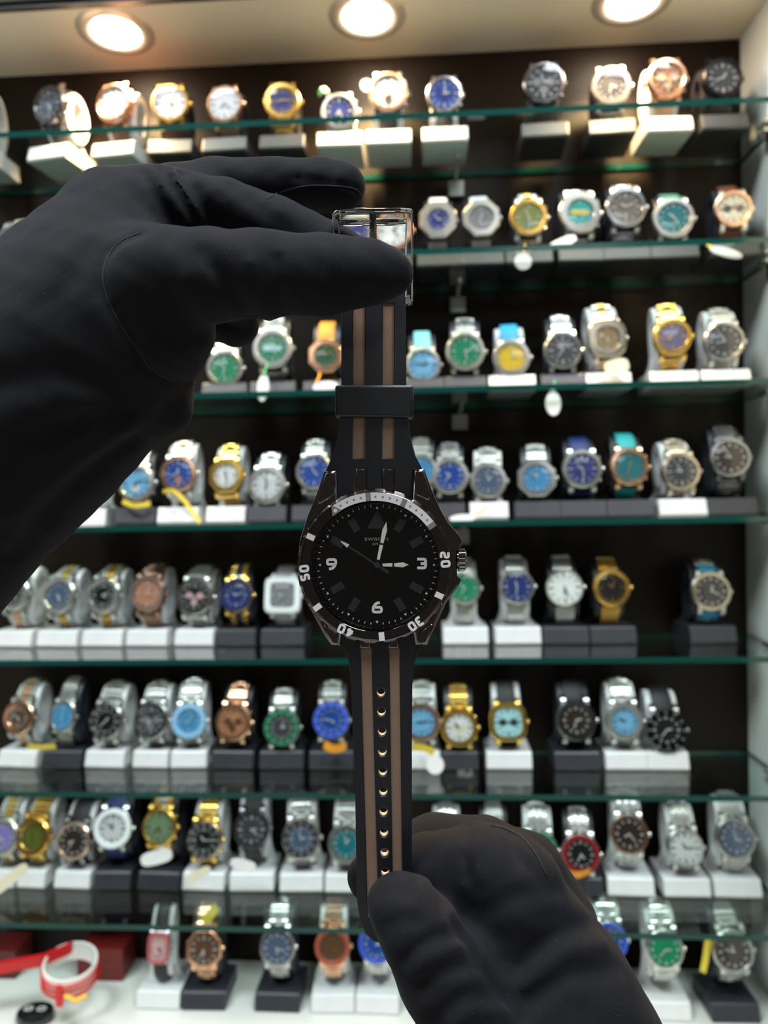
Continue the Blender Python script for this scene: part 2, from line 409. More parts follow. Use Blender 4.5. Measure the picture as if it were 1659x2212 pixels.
USED = set(); SHELFNAME = ['top shelf', 'second shelf', 'third shelf', 'fourth shelf', 'fifth shelf', 'sixth shelf', 'seventh shelf', 'white bottom deck']
def label_ok(l):
    n = len(l.split())
    if not 4 <= n <= 16: print('LABELLEN', n, l)
    if l in USED: print('LABELDUP', l)
    USED.add(l); return l

def make_watch(si, px, py, d, shape, mt, bz, dl, st, stand, opts, desc, halfw):
    rnd = random.Random(int(px * 31 + py))
    op = dict((o.split('=') + ['1'])[:2] for o in opts.split()) if opts else {}
    Yd = [.742, .738, .728, .728, .748, .748, .748, .728][si]
    c = onY(px, py, Yd)
    zs = (SZ[si] + GT / 2 + .0003) if si < 7 else ZD + .0003
    R = d / 2 * (ray(px, py).normalized().y * 0 + Yd / F) / abs((CR.inverted() @ Vector((0, 1, 0))).z) * (1.0)
    h = c.z - zs
    Tp = float(op.get('T', [24, 31, 39, 37, 33, 40, 41, 38][si])) * .001 * (1 + rnd.uniform(-.04, .06)); Bt = min(.034, max(h - .0215, 1.12 * R)); L = (Tp + Bt) / 2; cy = (Tp - Bt) / 2; b = min(.0205, .98 * R)
    yaw = float(op.get('y', rnd.uniform(-4, 4))); tilt = float(op.get('t', [2, 3, 4, 8, 11, 12, 13, 12][si])); rl = float(op.get('r', rnd.uniform(-2, 2)))
    mw = Matrix.Translation(c) @ Matrix.Rotation(R_(yaw), 4, 'Z') @ Matrix.Rotation(R_(-tilt), 4, 'X') @ rot90 @ Matrix.Rotation(R_(rl), 4, 'Z')
    where = f'on the {SHELFNAME[si]}'
    e = empty('display_watch', label_ok(f'{desc} {where}'), 'watch', mw, f'watches {where}')
    Rk = round(R, 4); ri = float(op.get('ri', {'round': .80, 'oct': .66, 'square': .70, 'cush': .76, 'ton': .72, 'oval': .78}[shape]))
    lugs = 'nolug' not in op
    R = Rk
    cm = metal(mt); bm_ = metal(bz)
    link('case', cached(('case', shape, Rk, lugs, mt), lambda: shift(case_mesh(shape, R, lugs), Matrix())), e, cm)
    bzo = link('bezel', cached(('bz', shape, Rk, ri, bz, 'f' in op), lambda: bezel_mesh(shape, R, ri, 'f' in op)), e, bm_)
    link('dial', cached(('dl', shape, Rk, ri, dl), lambda: dial_mesh(shape, R, ri)), e, dialmat(dl))
    light_d = dl in ('white', 'silver', 'cream', 'ice', 'sky', 'pink')
    hm = metal('gun') if light_d else (metal('gold') if mt in ('gold', 'rose') and rnd.random() < .6 else M_lume)
    mk = 'dot' if 'dot' in op else 'bar'
    link('hour_markers', cached(('mk', Rk, ri, mk, hm.name), lambda: marks_mesh(R, ri, mk)), e, hm)
    if 'd' in op or 'g' in op:
        g = 'g' in op
        link('gem_ring' if g else 'bezel_studs', cached(('gm', Rk, ri, g), lambda: gems_mesh(R, (ri + .96) / 2, 30 if g else 12, .05 if g else .045)), bzo, M_gem if g else M_lume)
    ns = int(op.get('c', 0) or 0)
    spots = {0: [], 1: [(0, -.45)], 2: [(-.40, 0), (.40, 0)], 3: [(-.40, .05), (.40, .05), (0, -.42)]}[ns]
    sm = dialmat(op.get('sd', 'dgrey' if light_d else 'grey'))
    for (sx, sy) in spots:
        mb = MB(); k = ri * R
        mb.rings([[(sx * k + r * k * math.cos(a), sy * k + r * k * math.sin(a), z * R) for a in [2 * math.pi * j / 20 for j in range(20)]] for r, z in ((.26, -.02), (.26, .012), (.20, .012), (.19, -.004))])
        mb.obj('subdial', sm, e)
    if 'band' in op:
        mb = MB(); mb.box(-.62 * R * ri, .62 * R * ri, -.20 * R * ri, .16 * R * ri, -.02 * R, .008 * R); mb.obj('dial_band', dialmat(op['band']), e)
    hr = rnd.uniform(0, 360) if 'hh' not in op else float(op['hh']); mn = rnd.uniform(0, 360)
    for nm, ln, wd, z, ang in (('hour_hand', .44 * ri, .036, .016, hr), ('minute_hand', .68 * ri, .026, .032, mn)):
        link(nm, shift(cached((nm, Rk, ri), lambda: hand_mesh(R, ln, wd, z, nm)), Matrix.Rotation(R_(-ang), 4, 'Z')), e, hm)
    link('crystal', cached(('cr', shape, Rk, ri), lambda: crystal_mesh(shape, R, ri)), e, M_cryst)
    side = outline(shape)[0][0]
    link('crown', cached(('cw', Rk, mt, side), lambda: crown_mesh(R * side, 0, .13, .10)), e, cm)
    if ns or 'p' in op:
        for a in (R_(33), R_(-33)): link('pusher', cached(('ps', Rk, mt, a > 0), lambda: crown_mesh(R, a, .085, .09)), e, cm)
    Lk = round(L, 3); wf = float(op.get('w', .50)); bk = round(b, 3)
    if st[0] == 'S':
        link('strap', cached(('st', Rk, Lk, bk, st, wf, round(cy, 4)), lambda: strap_mesh(R, L, b, wf, cy)), e, strapmat(st[2:]))
    else:
        cen = st[2:] or mt
        link('bracelet', cached(('br', Rk, Lk, bk, st, mt, wf, round(cy, 4)), lambda: bracelet_mesh(R, L, b, st[0], wf, cy)), e, [cm, metal(cen)])
    if 'film' in op:                      # blue protective film still on the metal
        for s in (1, -1):
            mb = MB(); y0, y1 = 1.02 * R, 1.38 * R
            cz = lambda y: -.36 * R - b * (math.sqrt(1 - (cy / L) ** 2) - math.sqrt(max(0, 1 - ((s * y - cy) / L) ** 2))) + .0024
            mb.rings([[(x, s * y, cz(y) + dz) for x in (-.48 * R, .48 * R) for dz in ((0, .0006) if x < 0 else (.0006, 0))] for y in (y0, (y0 + y1) / 2, y1)])
            mb.obj('protective_film', dialmat('film'), e)
    # ---- the stand
    if stand in 'WK':
        sm_ = M_white if stand == 'W' else M_black
        sy = math.radians(yaw) * .6
        base_c = Vector((c.x + math.sin(sy) * -.02, Yd + .020, zs))
        smw = Matrix.Translation(base_c) @ Matrix.Rotation(sy, 4, 'Z')
        s = empty('watch_stand', label_ok(f'{"white" if stand == "W" else "black"} stand under the {desc}'), 'display stand', smw, f'watch stands {where}')
        mb = MB(); bw = halfw; y0, y1 = -.026, .026; bh = .0165
        prof = [(y0 + .001, 0), (y0, .002), (y0 + .004, bh - .0015), (y0 + .0055, bh), (y1 - .002, bh), (y1, bh - .002), (y1, 0)]
        mb.rings([[(x, y * q + (0 if q == 1 else .0), z * q) for y, z in prof] for x, q in ((-bw, .985), (-bw + .0008, 1), (bw - .0008, 1), (bw, .985))])
        mb.obj('base', sm_, s, smooth=True, angle=25)
        rel = smw.inverted() @ mw
        path, cz = loop_path(R, L, b, 44, cy, inset=.0024); mb = MB(); rings = []; hw = min(.76 * R, bw - .001)
        for k, (p, t) in enumerate(path[:-1]):
            if 0 <= k: 
                nn = (p - cz).normalized(); f = 1.0
                rings.append([rel @ (p + Vector((x * hw, 0, 0)) - nn * dd) for x, dd in ((-1, .0008), (-.9, 0), (.9, 0), (1, .0008), (1, .0085), (-1, .0085))])
        mb.rings(rings, loop=True); mb.obj('watch_ring', sm_, s, smooth=True, angle=45)
        cr_ = rel @ cz; ny = cr_.y + b * .45; top = cr_.z - L * .1; th = .0035; rows = []
        for k in range(9):
            u = k / 8; z = bh - .001 + (top - bh + .001) * u; hwk = hw * .96 + (bw * .94 - hw * .96) * (1 - u) ** 4
            rows.append([(-hwk, ny - th, z), (hwk, ny - th, z), (hwk, ny + th * .4, z), (-hwk, ny + th * .4, z)])
        mb = MB(); mb.rings(rows); mb.obj('neck', sm_, s, smooth=True, angle=40)
    return e

W = {}
W[0] = [
 (105,226,84,'round','gun','gun','dgrey','S:black','W','c=3 p y=-16 sd=slate','dark chronograph with grey dial and black strap'),
 (245,222,86,'round','rose','rose','silver','S:leather','W','p y=-10 ri=.82','rose gold chronograph with silver-grey dial'),
 (367,222,84,'round','gold','gold','white','S:leather','K','ri=.84','thin gold watch with gleaming white dial'),
 (485,224,80,'round','rose','rose','silver','S:tan','K','ri=.86','slim rose gold watch with plain pale dial'),
 (609,217,80,'round','gold','gold','navy','B','K','ri=.70','yellow gold watch with navy dial'),
 (733,240,80,'round','sil','sil','navy','B','W','p ri=.78','silver bracelet watch with dark blue-grey dial'),
 (838,198,86,'round','dsil','rose','silver','S:black','W','c=1 p ri=.80','silver chronograph with rose bezel and black strap'),
 (960,202,78,'round','dsil','dsil','blue','S:black','W','c=3 ri=.82 sd=navy','dark steel watch with blue three-subdial face'),
 (1175,178,88,'round','gun','gun','black','S:black','K','c=3 p dot ri=.82','large black chronograph with pale ringed markers'),
 (1320,185,84,'round','cham','cham','dgrey','B','K','dot ri=.72','champagne steel watch with charcoal dial'),
 (1442,168,84,'round','rose','rose','brown','B','W','c=3 p ri=.78','rose gold chronograph with brown dial'),
 (1562,168,84,'round','blk','blk','black','S:black','K','p ri=.80','all-black watch with bronze-toned hands'),
]
W[1] = [
 (32,520,82,'round','sil','sil','blue','B:gold','K','ri=.80','two-tone watch with vivid blue dial'),
 (770,505,78,'oct','sil','sil','indigo','S:white','K','ri=.66','silver watch with purple-blue dial behind the clear buckle'),
 (850,498,82,'round','rose','rose','white','S:tan','K','ri=.82','rose watch with white dial and tan strap'),
 (946,474,80,'oct','sil','sil','indigo','S:white','K','ri=.60 nolug','octagonal silver watch with indigo dial and white strap'),
 (1040,470,80,'oct','sil','sil','grey','S:white','K','ri=.66 nolug','octagonal silver watch with grey dial and white strap'),
 (1142,468,80,'round','sil','gold','greengold','B:gold','K','c=1 p ri=.74','gold and steel watch with green-gold dial'),
 (1253,458,90,'round','sil','sil','turq','B','K','p band=yellow ri=.62','silver watch with turquoise dial and orange band'),
 (1352,447,86,'round','dsil','dsil','taupe','B','K','ri=.76','dark steel watch with taupe dial'),
 (1455,470,86,'round','sil','sil','teal','S:mint','K','ri=.76 dot','steel watch with teal dial and green strap'),
 (1585,450,78,'round','sil','rose','cream','S:leather','K','c=2 p ri=.80','cream two-subdial chronograph with brown leather strap'),
]
W[2] = [
 (485,795,80,'round','sil','sil','green','B','K','ri=.80','silver watch with green dial half behind the glove'),
 (588,752,88,'round','sil','sil','green','B','K','g ri=.70 band=ice','silver watch with pale stripe across green dial'),  # the ice band is a reflection painted onto the dial
 (703,768,76,'oct','rose','rose','dgreen','S:orange','K','ri=.66 nolug','rose gold octagonal watch with dark green dial'),
 (914,788,76,'round','sil','sil','sky','S:aqua','K','ri=.82','silver watch with sky-blue dial and aqua strap'),
 (1005,758,84,'round','sil','sil','green','J','K','ri=.80','steel watch with emerald dial and linked bracelet'),
 (1105,772,80,'round','sil','sil','yellow','S:film','W','ri=.74','steel watch with yellow dial and blue strap'),
 (1216,756,80,'round','sil','dsil','dgrey','B','K','ri=.80','silver watch with charcoal dial and dark rim'),
 (1312,730,82,'cush','cham','cham','gbrown','B:gold','W','g ri=.56','champagne jewelled watch with brown-gold dial'),
 (1453,727,80,'round','gold','gold','purple','B:gold','W','ri=.74','gold watch with grey-violet dial'),
 (1565,737,84,'round','sil','dsil','dgrey','B','W','dot ri=.80','steel watch with dark ringed dial beside the side panel'),
]
W[3] = [
 (293,1042,82,'round','sil','sil','sky','B','K','c=1 ri=.78 sd=silver','silver watch with pale blue dial and large subdial'),
 (385,1022,82,'round','sil','rose','blue','B:rose','W','c=1 ri=.76 sd=copper','rose and steel watch with blue dial'),
 (488,1027,78,'oct','gold','gold','white','B','W','ri=.68','gold watch with white dial and gold bracelet'),
 (576,1047,84,'round','sil','sil','silver','B','K','ri=.76','silver watch with pale grey dial'),
 (678,1018,80,'round','sil','sil','blue','B','K','ri=.84','silver watch with bright blue dial'),
 (908,1016,74,'round','sil','sil','azure','B','K','ri=.80','silver watch peeping out beside the striped strap'),
 (972,1027,80,'round','sil','sil','blue','J','K','f ri=.76','fluted silver watch with royal blue dial'),
 (1055,1037,78,'round','sil','sil','slate','B','W','ri=.76','silver watch with slate blue dial'),
 (1160,1032,82,'oct','sil','sil','azure','B','K','ri=.72 nolug','silver watch with azure dial and tapering bracelet'),
 (1258,1012,84,'round','sil','sil','navy','S:navy','K','c=2 p ri=.78 sd=indigo','silver chronograph with navy dial and navy strap'),
 (1360,1007,82,'round','rose','rose','teal','S:turq','K','p ri=.78','rose gold watch with teal dial and turquoise strap'),
 (1472,1018,82,'round','cham','cham','dgrey','B','W','ri=.78','champagne steel watch with dark grey dial'),
 (1578,988,84,'round','gun','dsil','dbrown','B','K','dot ri=.80','gunmetal watch with jewelled brown dial'),
]
W[4] = [
 (28,1282,80,'round','sil','sil','dgrey','B:rose','W','g dot ri=.72 y=-8','silver and rose watch with gem-studded bezel'),
 (125,1286,82,'round','sil','sil','slate','B:gold','W','g dot ri=.72 y=-7','silver and gold watch with bluish gem dial'),
 (222,1286,82,'round','sil','sil','black','J:gold','W','g ri=.66 y=-6','silver and gold watch with black gem-ringed dial'),
 (318,1282,82,'round','brown','brown','copper','B','W','g ri=.74 y=-5','bronze-brown watch with copper dial'),
 (420,1288,84,'round','sil','dsil','black','B','W','c=3 p sd=pink ri=.70 y=-4','silver watch with rosy subdials on dark dial'),
 (510,1286,74,'round','gold','navym','navy','B:navym','K','ri=.72','gold and navy watch with navy dial'),
 (610,1286,80,'square','wht','wht','grey','B','K','ri=.66','square white ceramic watch with grey dial'),
 (1004,1270,70,'round','sil','sil','green','M','W','ri=.86 nolug','silver mesh watch with green dial'),
 (1117,1267,76,'round','sil','sil','navy','M','W','ri=.84 nolug','silver mesh watch with navy dial'),
 (1220,1269,80,'round','sil','sil','white','M','K','ri=.90 nolug','silver mesh watch with plain white dial'),
 (1322,1269,80,'round','gold','gold','black','M','K','ri=.74 nolug','gold mesh watch with black dial'),
 (1537,1277,84,'round','sil','cham','black','B','K','dot film ri=.78','silver watch with black dial and blue protective film'),
]
W[5] = [
 (40,1550,76,'round','sil','rose','brown','B:rose','W','ri=.62 y=-7','rose and silver watch with brown dial'),
 (135,1547,66,'oval','sil','sil','azure','J','K','ri=.80','small oval silver watch with light blue dial'),
 (228,1558,80,'round','sil','dsil','black','B','W','d dot ri=.70 y=-5','silver diver watch with black gem dial'),
 (326,1556,80,'round','sil','dsil','dgrey','B','W','c=3 p ri=.74 y=-4','silver chronograph with charcoal subdials'),
 (408,1558,78,'round','sil','lblum','azure','B','W','d ri=.66','silver watch with all pale blue bezel and dial'),
 (503,1560,80,'round','rose','rose','copper','B','K','c=3 p sd=brown f ri=.74','rose gold chronograph with copper dial'),
 (608,1572,80,'round','sil','grnm','dgrey','B','K','d dot ri=.64','silver diver watch with green bezel'),
 (715,1556,80,'round','sil','blum','blue','B','K','d dot ri=.66','silver diver watch with blue bezel and blue dial'),
 (910,1560,80,'round','sil','rose','sky','B','W','ri=.74','silver watch with rose bezel and light blue dial'),
 (992,1572,80,'round','gold','gold','white','B:gold','K','c=3 p ri=.72 sd=cream','gold chronograph with white dial'),
 (1098,1560,80,'cush','gold','gold','ice','S:black','W','c=2 p ri=.74','gold cushion watch with icy dial and black strap'),
 (1245,1556,86,'round','dsil','gun','dbrown','S:black','K','dot ri=.72','gunmetal watch with dark dial and black strap'),
 (1350,1558,80,'round','sil','sil','sky','B','W','g ri=.68','silver watch with glittering bezel and light blue dial'),
 (1440,1577,86,'round','dsil','blk','black','S:black','W','d dot ri=.72','black diver watch on black strap'),
]
W[6] = [
 (4,1808,82,'round','sil','cham','violet','B:gold','W','g ri=.74 y=-7','two-tone watch with violet dial'),
 (70,1808,82,'round','gold','gold','olive','B:gold','W','p ri=.66 y=-5','gold watch with dark olive dial'),
 (158,1817,82,'round','dsil','rose','dbrown','S:black','W','g dot p ri=.78 y=-4','black watch with rose bezel and clear gems'),
 (243,1790,86,'round','sil','wht','silver','S:navy','K','ri=.72','white-rimmed silver watch with navy strap'),
 (343,1787,80,'round','gold','gold','sage','B:sil','K','p ri=.80','gold watch with muted green dial'),
 (440,1815,82,'round','gold','dsil','black','B:gold','W','d p ri=.70 y=-4','gold and steel watch with black dial'),
 (543,1792,80,'round','gun','gun','dgrey','S:black','W','ri=.80','all-grey watch on black strap'),
 (650,1812,84,'round','sil','dsil','slate','B','W','d ri=.66','silver diver watch with slate dial'),
 (748,1822,80,'round','sil','sil','teal','B','W','dot ri=.76','silver watch with teal dial beside the striped strap'),
 (968,1828,76,'round','sil','sil','silver','J','W','ri=.80','silver watch mostly behind the lower glove'),
 (1068,1835,78,'round','sil','sil','dgrey','J','K','ri=.80','silver watch with bracelet rising behind the lower glove'),
 (1165,1838,80,'round','sil','grnm','black','J','W','d dot ri=.66','silver watch with green bezel half behind glove'),
 (1255,1846,82,'round','sil','redm','black','J','K','dot ri=.72','silver watch with black dial and red bezel'),
 (1360,1802,80,'round','sil','brown','dbrown','J','W','dot ri=.80','silver watch with brown-black jewelled dial'),
 (1481,1832,78,'round','sil','sil','silver','J','W','ri=.84','silver watch with plain silver dial'),
 (1590,1812,82,'round','sil','dsil','slate','J','W','dot ri=.80','silver watch with navy-black jewelled dial'),
]
W[7] = [
 (342,2048,62,'ton','dsil','pinkm','pink','S:black','W','ri=.74','small barrel-shaped watch with pink-red bezel'),
 (440,2052,80,'oct','rose','rose','brown','B','K','ri=.78','rose gold watch with brown dial'),
 (598,2048,80,'round','sil','dsil','slate','B','K','dot ri=.80','steel watch with blue-grey jewelled dial'),
 (718,2046,78,'round','rose','copperm','brown','B','W','dot ri=.72','copper watch with gold-ringed dark dial'),
 (813,2040,80,'round','sil','blum','blue','B','W','dot ri=.72','silver watch with blue dial below the strap tip'),
 (1318,2034,78,'round','sil','blum','blue','B','W','dot ri=.72','silver watch with blue bezel beside the glove'),
 (1437,2052,80,'round','sil','sil','green','B','W','dot ri=.84','silver watch with green jewelled dial'),
 (1585,2056,88,'round','sil','dsil','dbrown','B','K','dot ri=.78','steel watch with dark brown rose-jewelled dial'),
]
_metal0 = metal
def metal(k):
    if k == 'copperm': return mat('copper_bezel_insert', (.52, .13, .08), .3, .6)
    return _metal0(k)
for si, lst in W.items():
    xs = [t[0] for t in lst]
    for i, t in enumerate(lst):
        Yd = .74
        gap = min([abs(xs[i] - xs[j]) for j in (i - 1, i + 1) if 0 <= j < len(xs)]) * Yd / F
        make_watch(si, *t, halfw=min(.0225, gap / 2 * .985 - .0004))

# two stands without a watch showing at the picture's edge
def bare_stand(si, px, desc):
    z = SZ[si] + GT / 2 + .0003; p = onY(px, 1100, .76)
    s = empty('watch_stand', label_ok(desc), 'display stand', Matrix.Translation((p.x, .762, z)), f'watch stands on the {SHELFNAME[si]}')
    mb = MB(); prof = [(-.026, 0), (-.022, .015), (-.0205, .0165), (.024, .0165), (.026, 0)]
    mb.rings([[(x, y, zz) for y, zz in prof] for x in (-.021, .021)]); mb.obj('base', M_white, s)
    mb = MB(); rings = []
    for k in range(40):
        a = 2 * math.pi * k / 40; c_, s_ = math.cos(a), math.sin(a)
        rings.append([(x, (.0165 - d) * c_, .050 + (.031 - d) * s_) for x, d in ((-.014, 0), (.014, 0), (.014, .004), (-.014, .004))])
    mb.rings(rings, loop=True); mb.obj('watch_ring', M_white, s, smooth=True, angle=45)
    mb = MB(); mb.rings([[(-q, .006, zz), (q, .006, zz), (q, .010, zz), (-q, .010, zz)] for q, zz in ((.02, .016), (.015, .021), (.0135, .03), (.0135, .05))]); mb.obj('neck', M_white, s)
bare_stand(0, -14, 'empty white stand cut by the picture edge on the top shelf')
bare_stand(3, 205, 'white stand beside the upper glove on the fourth shelf')

# ------------------------------------------------------------------ price tags and ribbons
def price_tag(px, py, Y, wpx, hpx, rot, colr, label, string=None, scol='green', sag=.0):
    c = onY(px, py, Y); k = Y / F
    T = Matrix.Translation(c) @ Matrix.Rotation(R_(-8), 4, 'X') @ rot90 @ Matrix.Rotation(R_(rot), 4, 'Z')
    e = empty('price_tag', label_ok(label), 'price tag', T, 'paper price tags')
    o = [(x * wpx * k / 2, y * hpx * k / 2) for x, y in outline('cush' if colr != 'oval' else 'round', 24)]
    flat_shape('card', [o], -.0004, .0004, M_paper if colr != 'kraft' else mat('cream_card', (.70, .66, .50), .6, noise=.06), e, bevel=.0001)
    if string:
        m = mat('cord_' + scol, {'green': (.02, .30, .12), 'yellow': (.72, .50, .02), 'orange': (.80, .28, .01), 'white': (.7, .7, .68)}[scol], .6)
        inv = T.inverted(); pts = [inv @ onY(x, y, yy) for x, y, yy in string]
        tube('cord', catmull(pts, 5), .0008, m, e, n=6)
P3, P4, P6, P7 = .722, .722, .735, .735
price_tag(568, 838, .70, 26, 60, -4, 'oval', 'white tag on green cord hanging from the watch with painted reflection', [(570, 810, .70), (575, 795, .715), (578, 785, .725)], 'green')
price_tag(703, 835, .705, 56, 24, 4, 'oval', 'white tag on orange cord below the rose gold octagonal watch', [(682, 830, .705), (690, 812, .715), (690, 806, .722)], 'orange')
price_tag(1130, 565, .69, 36, 36, 0, 'oval', 'round white tag hanging below the second shelf edge', [(1131, 547, .69), (1134, 530, .70)], 'yellow')
price_tag(1195, 872, .69, 32, 52, 0, 'oval', 'grey-white oval tag hanging below the third shelf edge', [(1195, 846, .69), (1198, 822, .70)], 'green')
price_tag(1332, 792, .715, 52, 32, 12, 'kraft', 'small cream card leaning on the champagne jewelled watch')
price_tag(1216, 524, .715, 60, 20, 22, 'paper', 'slim white paper lying before the turquoise watch')
price_tag(1568, 545, .69, 70, 20, -18, 'oval', 'white oval tag lying near the side panel clip', [(1540, 535, .69), (1528, 530, .70)], 'yellow')
price_tag(1000, 1119, .70, 58, 16, 3, 'oval', 'thin white tag lying by the watch crown on fourth shelf', [(1026, 1112, .70), (1040, 1105, .71), (1052, 1096, .72)], 'orange')
price_tag(20, 1900, .715, 26, 100, -52, 'kraft', 'long cream tag leaning at the edge of the seventh shelf')
price_tag(338, 1852, .722, 72, 30, 14, 'paper', 'white folded tag hanging under the muted green watch', [(345, 1838, .722), (352, 1828, .74)], 'white')
price_tag(430, 1888, .715, 56, 20, 24, 'kraft', 'yellowish tag leaning before the gold and steel watch')
price_tag(525, 1868, .722, 58, 22, -12, 'paper', 'white tag lying before the all-grey watch')
price_tag(792, 185, .725, 26, 30, 20, 'oval', 'cream round tag beside the silver chronograph with rose bezel')
price_tag(940, 1652, .72, 38, 40, 0, 'oval', 'round white tag below the watch with rose bezel')
def ribbon(pts, wmm, colr, label):
    P = catmull([onY(*p) for p in pts], 6); mb = MB(); rings = []
    for i, p in enumerate(P):
        t = (P[min(i + 1, len(P) - 1)] - P[max(i - 1, 0)]).normalized(); s_ = t.cross(Vector((0, 1, 0))).normalized() * wmm / 2000; d = Vector((0, .0004, 0))
        rings.append([p - s_ - d, p + s_ - d, p + s_ + d, p - s_ + d])
    mb.rings(rings); m = mat('ribbon_' + colr, {'yellow': (.72, .55, .05), 'orange': (.85, .33, .02), 'green': (.05, .5, .1)}[colr], .5, noise=.15)
    tag(mb.obj('ribbon', m), label_ok(label), 'ribbon', 'thin tag ribbons')
ribbon([(352, 1062, .722), (372, 1060, .718), (395, 1078, .712), (415, 1105, .705), (432, 1128, .695)], 4, 'yellow', 'yellow ribbon trailing from the rose and steel watch')
ribbon([(265, 1083, .722), (290, 1092, .716), (325, 1088, .722)], 5, 'yellow', 'yellow ribbon tied under the pale blue watch on fourth shelf')
ribbon([(700, 1608, .735), (722, 1618, .730), (748, 1610, .738)], 8, 'orange', 'orange ribbon under the blue diver watch on sixth shelf')
ribbon([(890, 1612, .735), (915, 1616, .730), (938, 1625, .726)], 7, 'yellow', 'yellow ribbon under the light blue watch with rose bezel')
ribbon([(1228, 1886, .735), (1250, 1890, .728), (1275, 1882, .738)], 6, 'orange', 'orange ribbon looped under the red bezel watch')
ribbon([(1228, 1884, .733), (1222, 1905, .728), (1216, 1935, .72)], 4, 'orange', 'orange ribbon tail hanging beside the dark stand')
ribbon([(60, 1612, .735), (90, 1614, .728), (120, 1612, .722)], 5, 'yellow', 'yellow ribbon under the rose and silver watch')
ribbon([(1530, 2028, .735), (1524, 2070, .73), (1518, 2100, .725)], 6, 'yellow', 'dark yellow ribbon hanging beside the rose-jewelled watch')
ribbon([(440, 1990, .735), (455, 1975, .738), (468, 1958, .745)], 9, 'yellow', 'yellow ribbon standing above the rose gold deck watch')
ribbon([(688, 203, .728), (695, 196, .724), (706, 192, .728)], 6, 'green', 'green ribbon beside the silver watch on the top shelf')

# ------------------------------------------------------------------ things on the deck
bx = onY(152, 2094, .712)
e = empty('bangle_roll', 'white ring wrapped with red cords and a red strap on the deck', 'bracelet', Matrix.Translation(bx))
M_red = mat('red_cord', (.62, .008, .012), .4, noise=.15); M_ivory = mat('ivory_plastic', (.82, .80, .78), .35)
tl = Matrix.Rotation(R_(10), 4, 'X') @ Matrix.Rotation(R_(6), 4, 'Y'); rr = .0238; mb = MB(); rings = []
for k in range(48):
    a = 2 * math.pi * k / 48
    rings.append([tl @ Vector((r * math.cos(a), r * math.sin(a), z)) for r, z in ((rr, -.010), (rr + .0015, -.010), (rr + .0018, 0), (rr + .0015, .010), (rr, .010))])
mb.rings(rings, loop=True); mb.obj('ring_band', M_ivory, e, smooth=True)
for z in (-.0085, -.0025, .0035):
    tube('cord', [tl @ Vector(((rr + .0022) * math.cos(a), (rr + .0022) * math.sin(a), z)) for a in [2 * math.pi * k / 40 for k in range(40)]], .0013, M_red, e, closed=True)
k0 = tl @ Vector((0.002, -(rr + .003), -.002)); mb = MB(); mb.box(-.003, .003, -.002, .002, -.012, .008); me = mb.data('knot'); me.transform(Matrix.Translation(k0)); link('knot', me, e, M_red)
mb = MB(); a = onY(92, 2074, .712) - bx; b_ = onY(-60, 2104, .70) - bx
mb.rings([[p + Vector((0, d, z)) for d, z in ((-.003, -.005), (.003, -.005), (.003, .005), (-.003, .005))] for p in (a + Vector((.024, .012, .006)), a, (a + b_) / 2 + Vector((0, 0, .001)), b_)]); mb.obj('strap', M_red, e)
M_tas = mat('gold_tassel', (.80, .42, .03), .5)
tube('tassel', [onY(140, 2152, .684) - bx, onY(165, 2162, .682) - bx, onY(188, 2150, .686) - bx], .0022, M_tas, e)
zb = ZD + .0003
p = onY(76, 2190, .705)
e = empty('oval_badge', 'glossy black oval badge with pale marks on the deck', 'badge', Matrix.Translation((p.x, p.y, zb)))
o = outline('round', 40); mb = MB()
mb.rings([[(x * .0185 * s, y * .0150 * s, z) for x, y in o] for s, z in ((.95, 0), (1, .002), (1, .006), (.93, .0085), (.6, .0095))]); mb.obj('body', mat('glossy_black_plastic', (.008, .008, .010), .15, coat=.5), e, smooth=True)
for sx in (-.007, .006):
    mb = MB(); mb.rings([[(sx + x * r, y * r * .8 + .001, z) for x, y in outline('cush', 20)] for r, z in ((.0042, .0094), (.0042, .0101), (.0022, .0101), (.0022, .0094))], loop=True); mb.obj('mark', M_lume, e)
for (x0, x1, y, hh, col, lb) in ((0, 60, 2070, .030, (.10, .008, .008), 'dark red box at the back of the deck beside the bangle'), (190, 285, 2070, .034, (.16, .012, .010), 'red box at the back of the deck below the seventh shelf')):
    a, b_ = onY(x0, y, .79), onY(x1, y, .79)
    mb = MB(); mb.box(a.x, b_.x, .765, .80, zb, zb + hh * .68); mb.box(a.x - .0008, b_.x + .0008, .7645, .8005, zb + hh * .68, zb + hh)
    bo = mb.obj('gift_box', mat('box_' + str(x0), col, .4, noise=.2)); tag(bo, label_ok(lb), 'box', 'red boxes on the deck')

# ------------------------------------------------------------------ the wristwatch held up in front
S = .0001421                               # metres per picture pixel at the watch
WD = .227
WM = Matrix.Translation(at(815, 1218, WD)) @ CR.to_4x4()
main = empty('striped_sport_watch', 'black sport watch with taupe-striped rubber strap held up by two gloves', 'watch', WM)
def L2(px, py): return ((px - 815) * S, (1218 - py) * S)
def LL(pts): return [L2(*p) for p in pts]
mm = .001
M_gunc = mat('dark_chrome_case', (.20, .19, .195), .15, 1.0)
M_bez = mat('black_glossy_bezel', (.010, .008, .008), .10, coat=.7)
M_rub = mat('black_rubber', (.006, .007, .011), .42, noise=.1, nscale=300, bump=.12, bscale=5000)
M_taupe = mat('taupe_insert', (.20, .130, .090), .45, noise=.06, nscale=300)
M_dial = mat('black_dial', (.0015, .0015, .002), .25)
M_wprint = mat('white_print', (.70, .71, .72), .4)
M_gprint = mat('grey_print', (.20, .20, .20), .45)
M_lumeD = mat('hand_lume', (.66, .66, .62), .4)
M_slate = mat('dark_lume_block', (.011, .013, .020), .5)
M_dsil2 = mat('dark_hand_metal', (.10, .105, .12), .25, .8)
M_rim = mat('crystal_rim_metal', (.10, .105, .115), .10, 1.0)

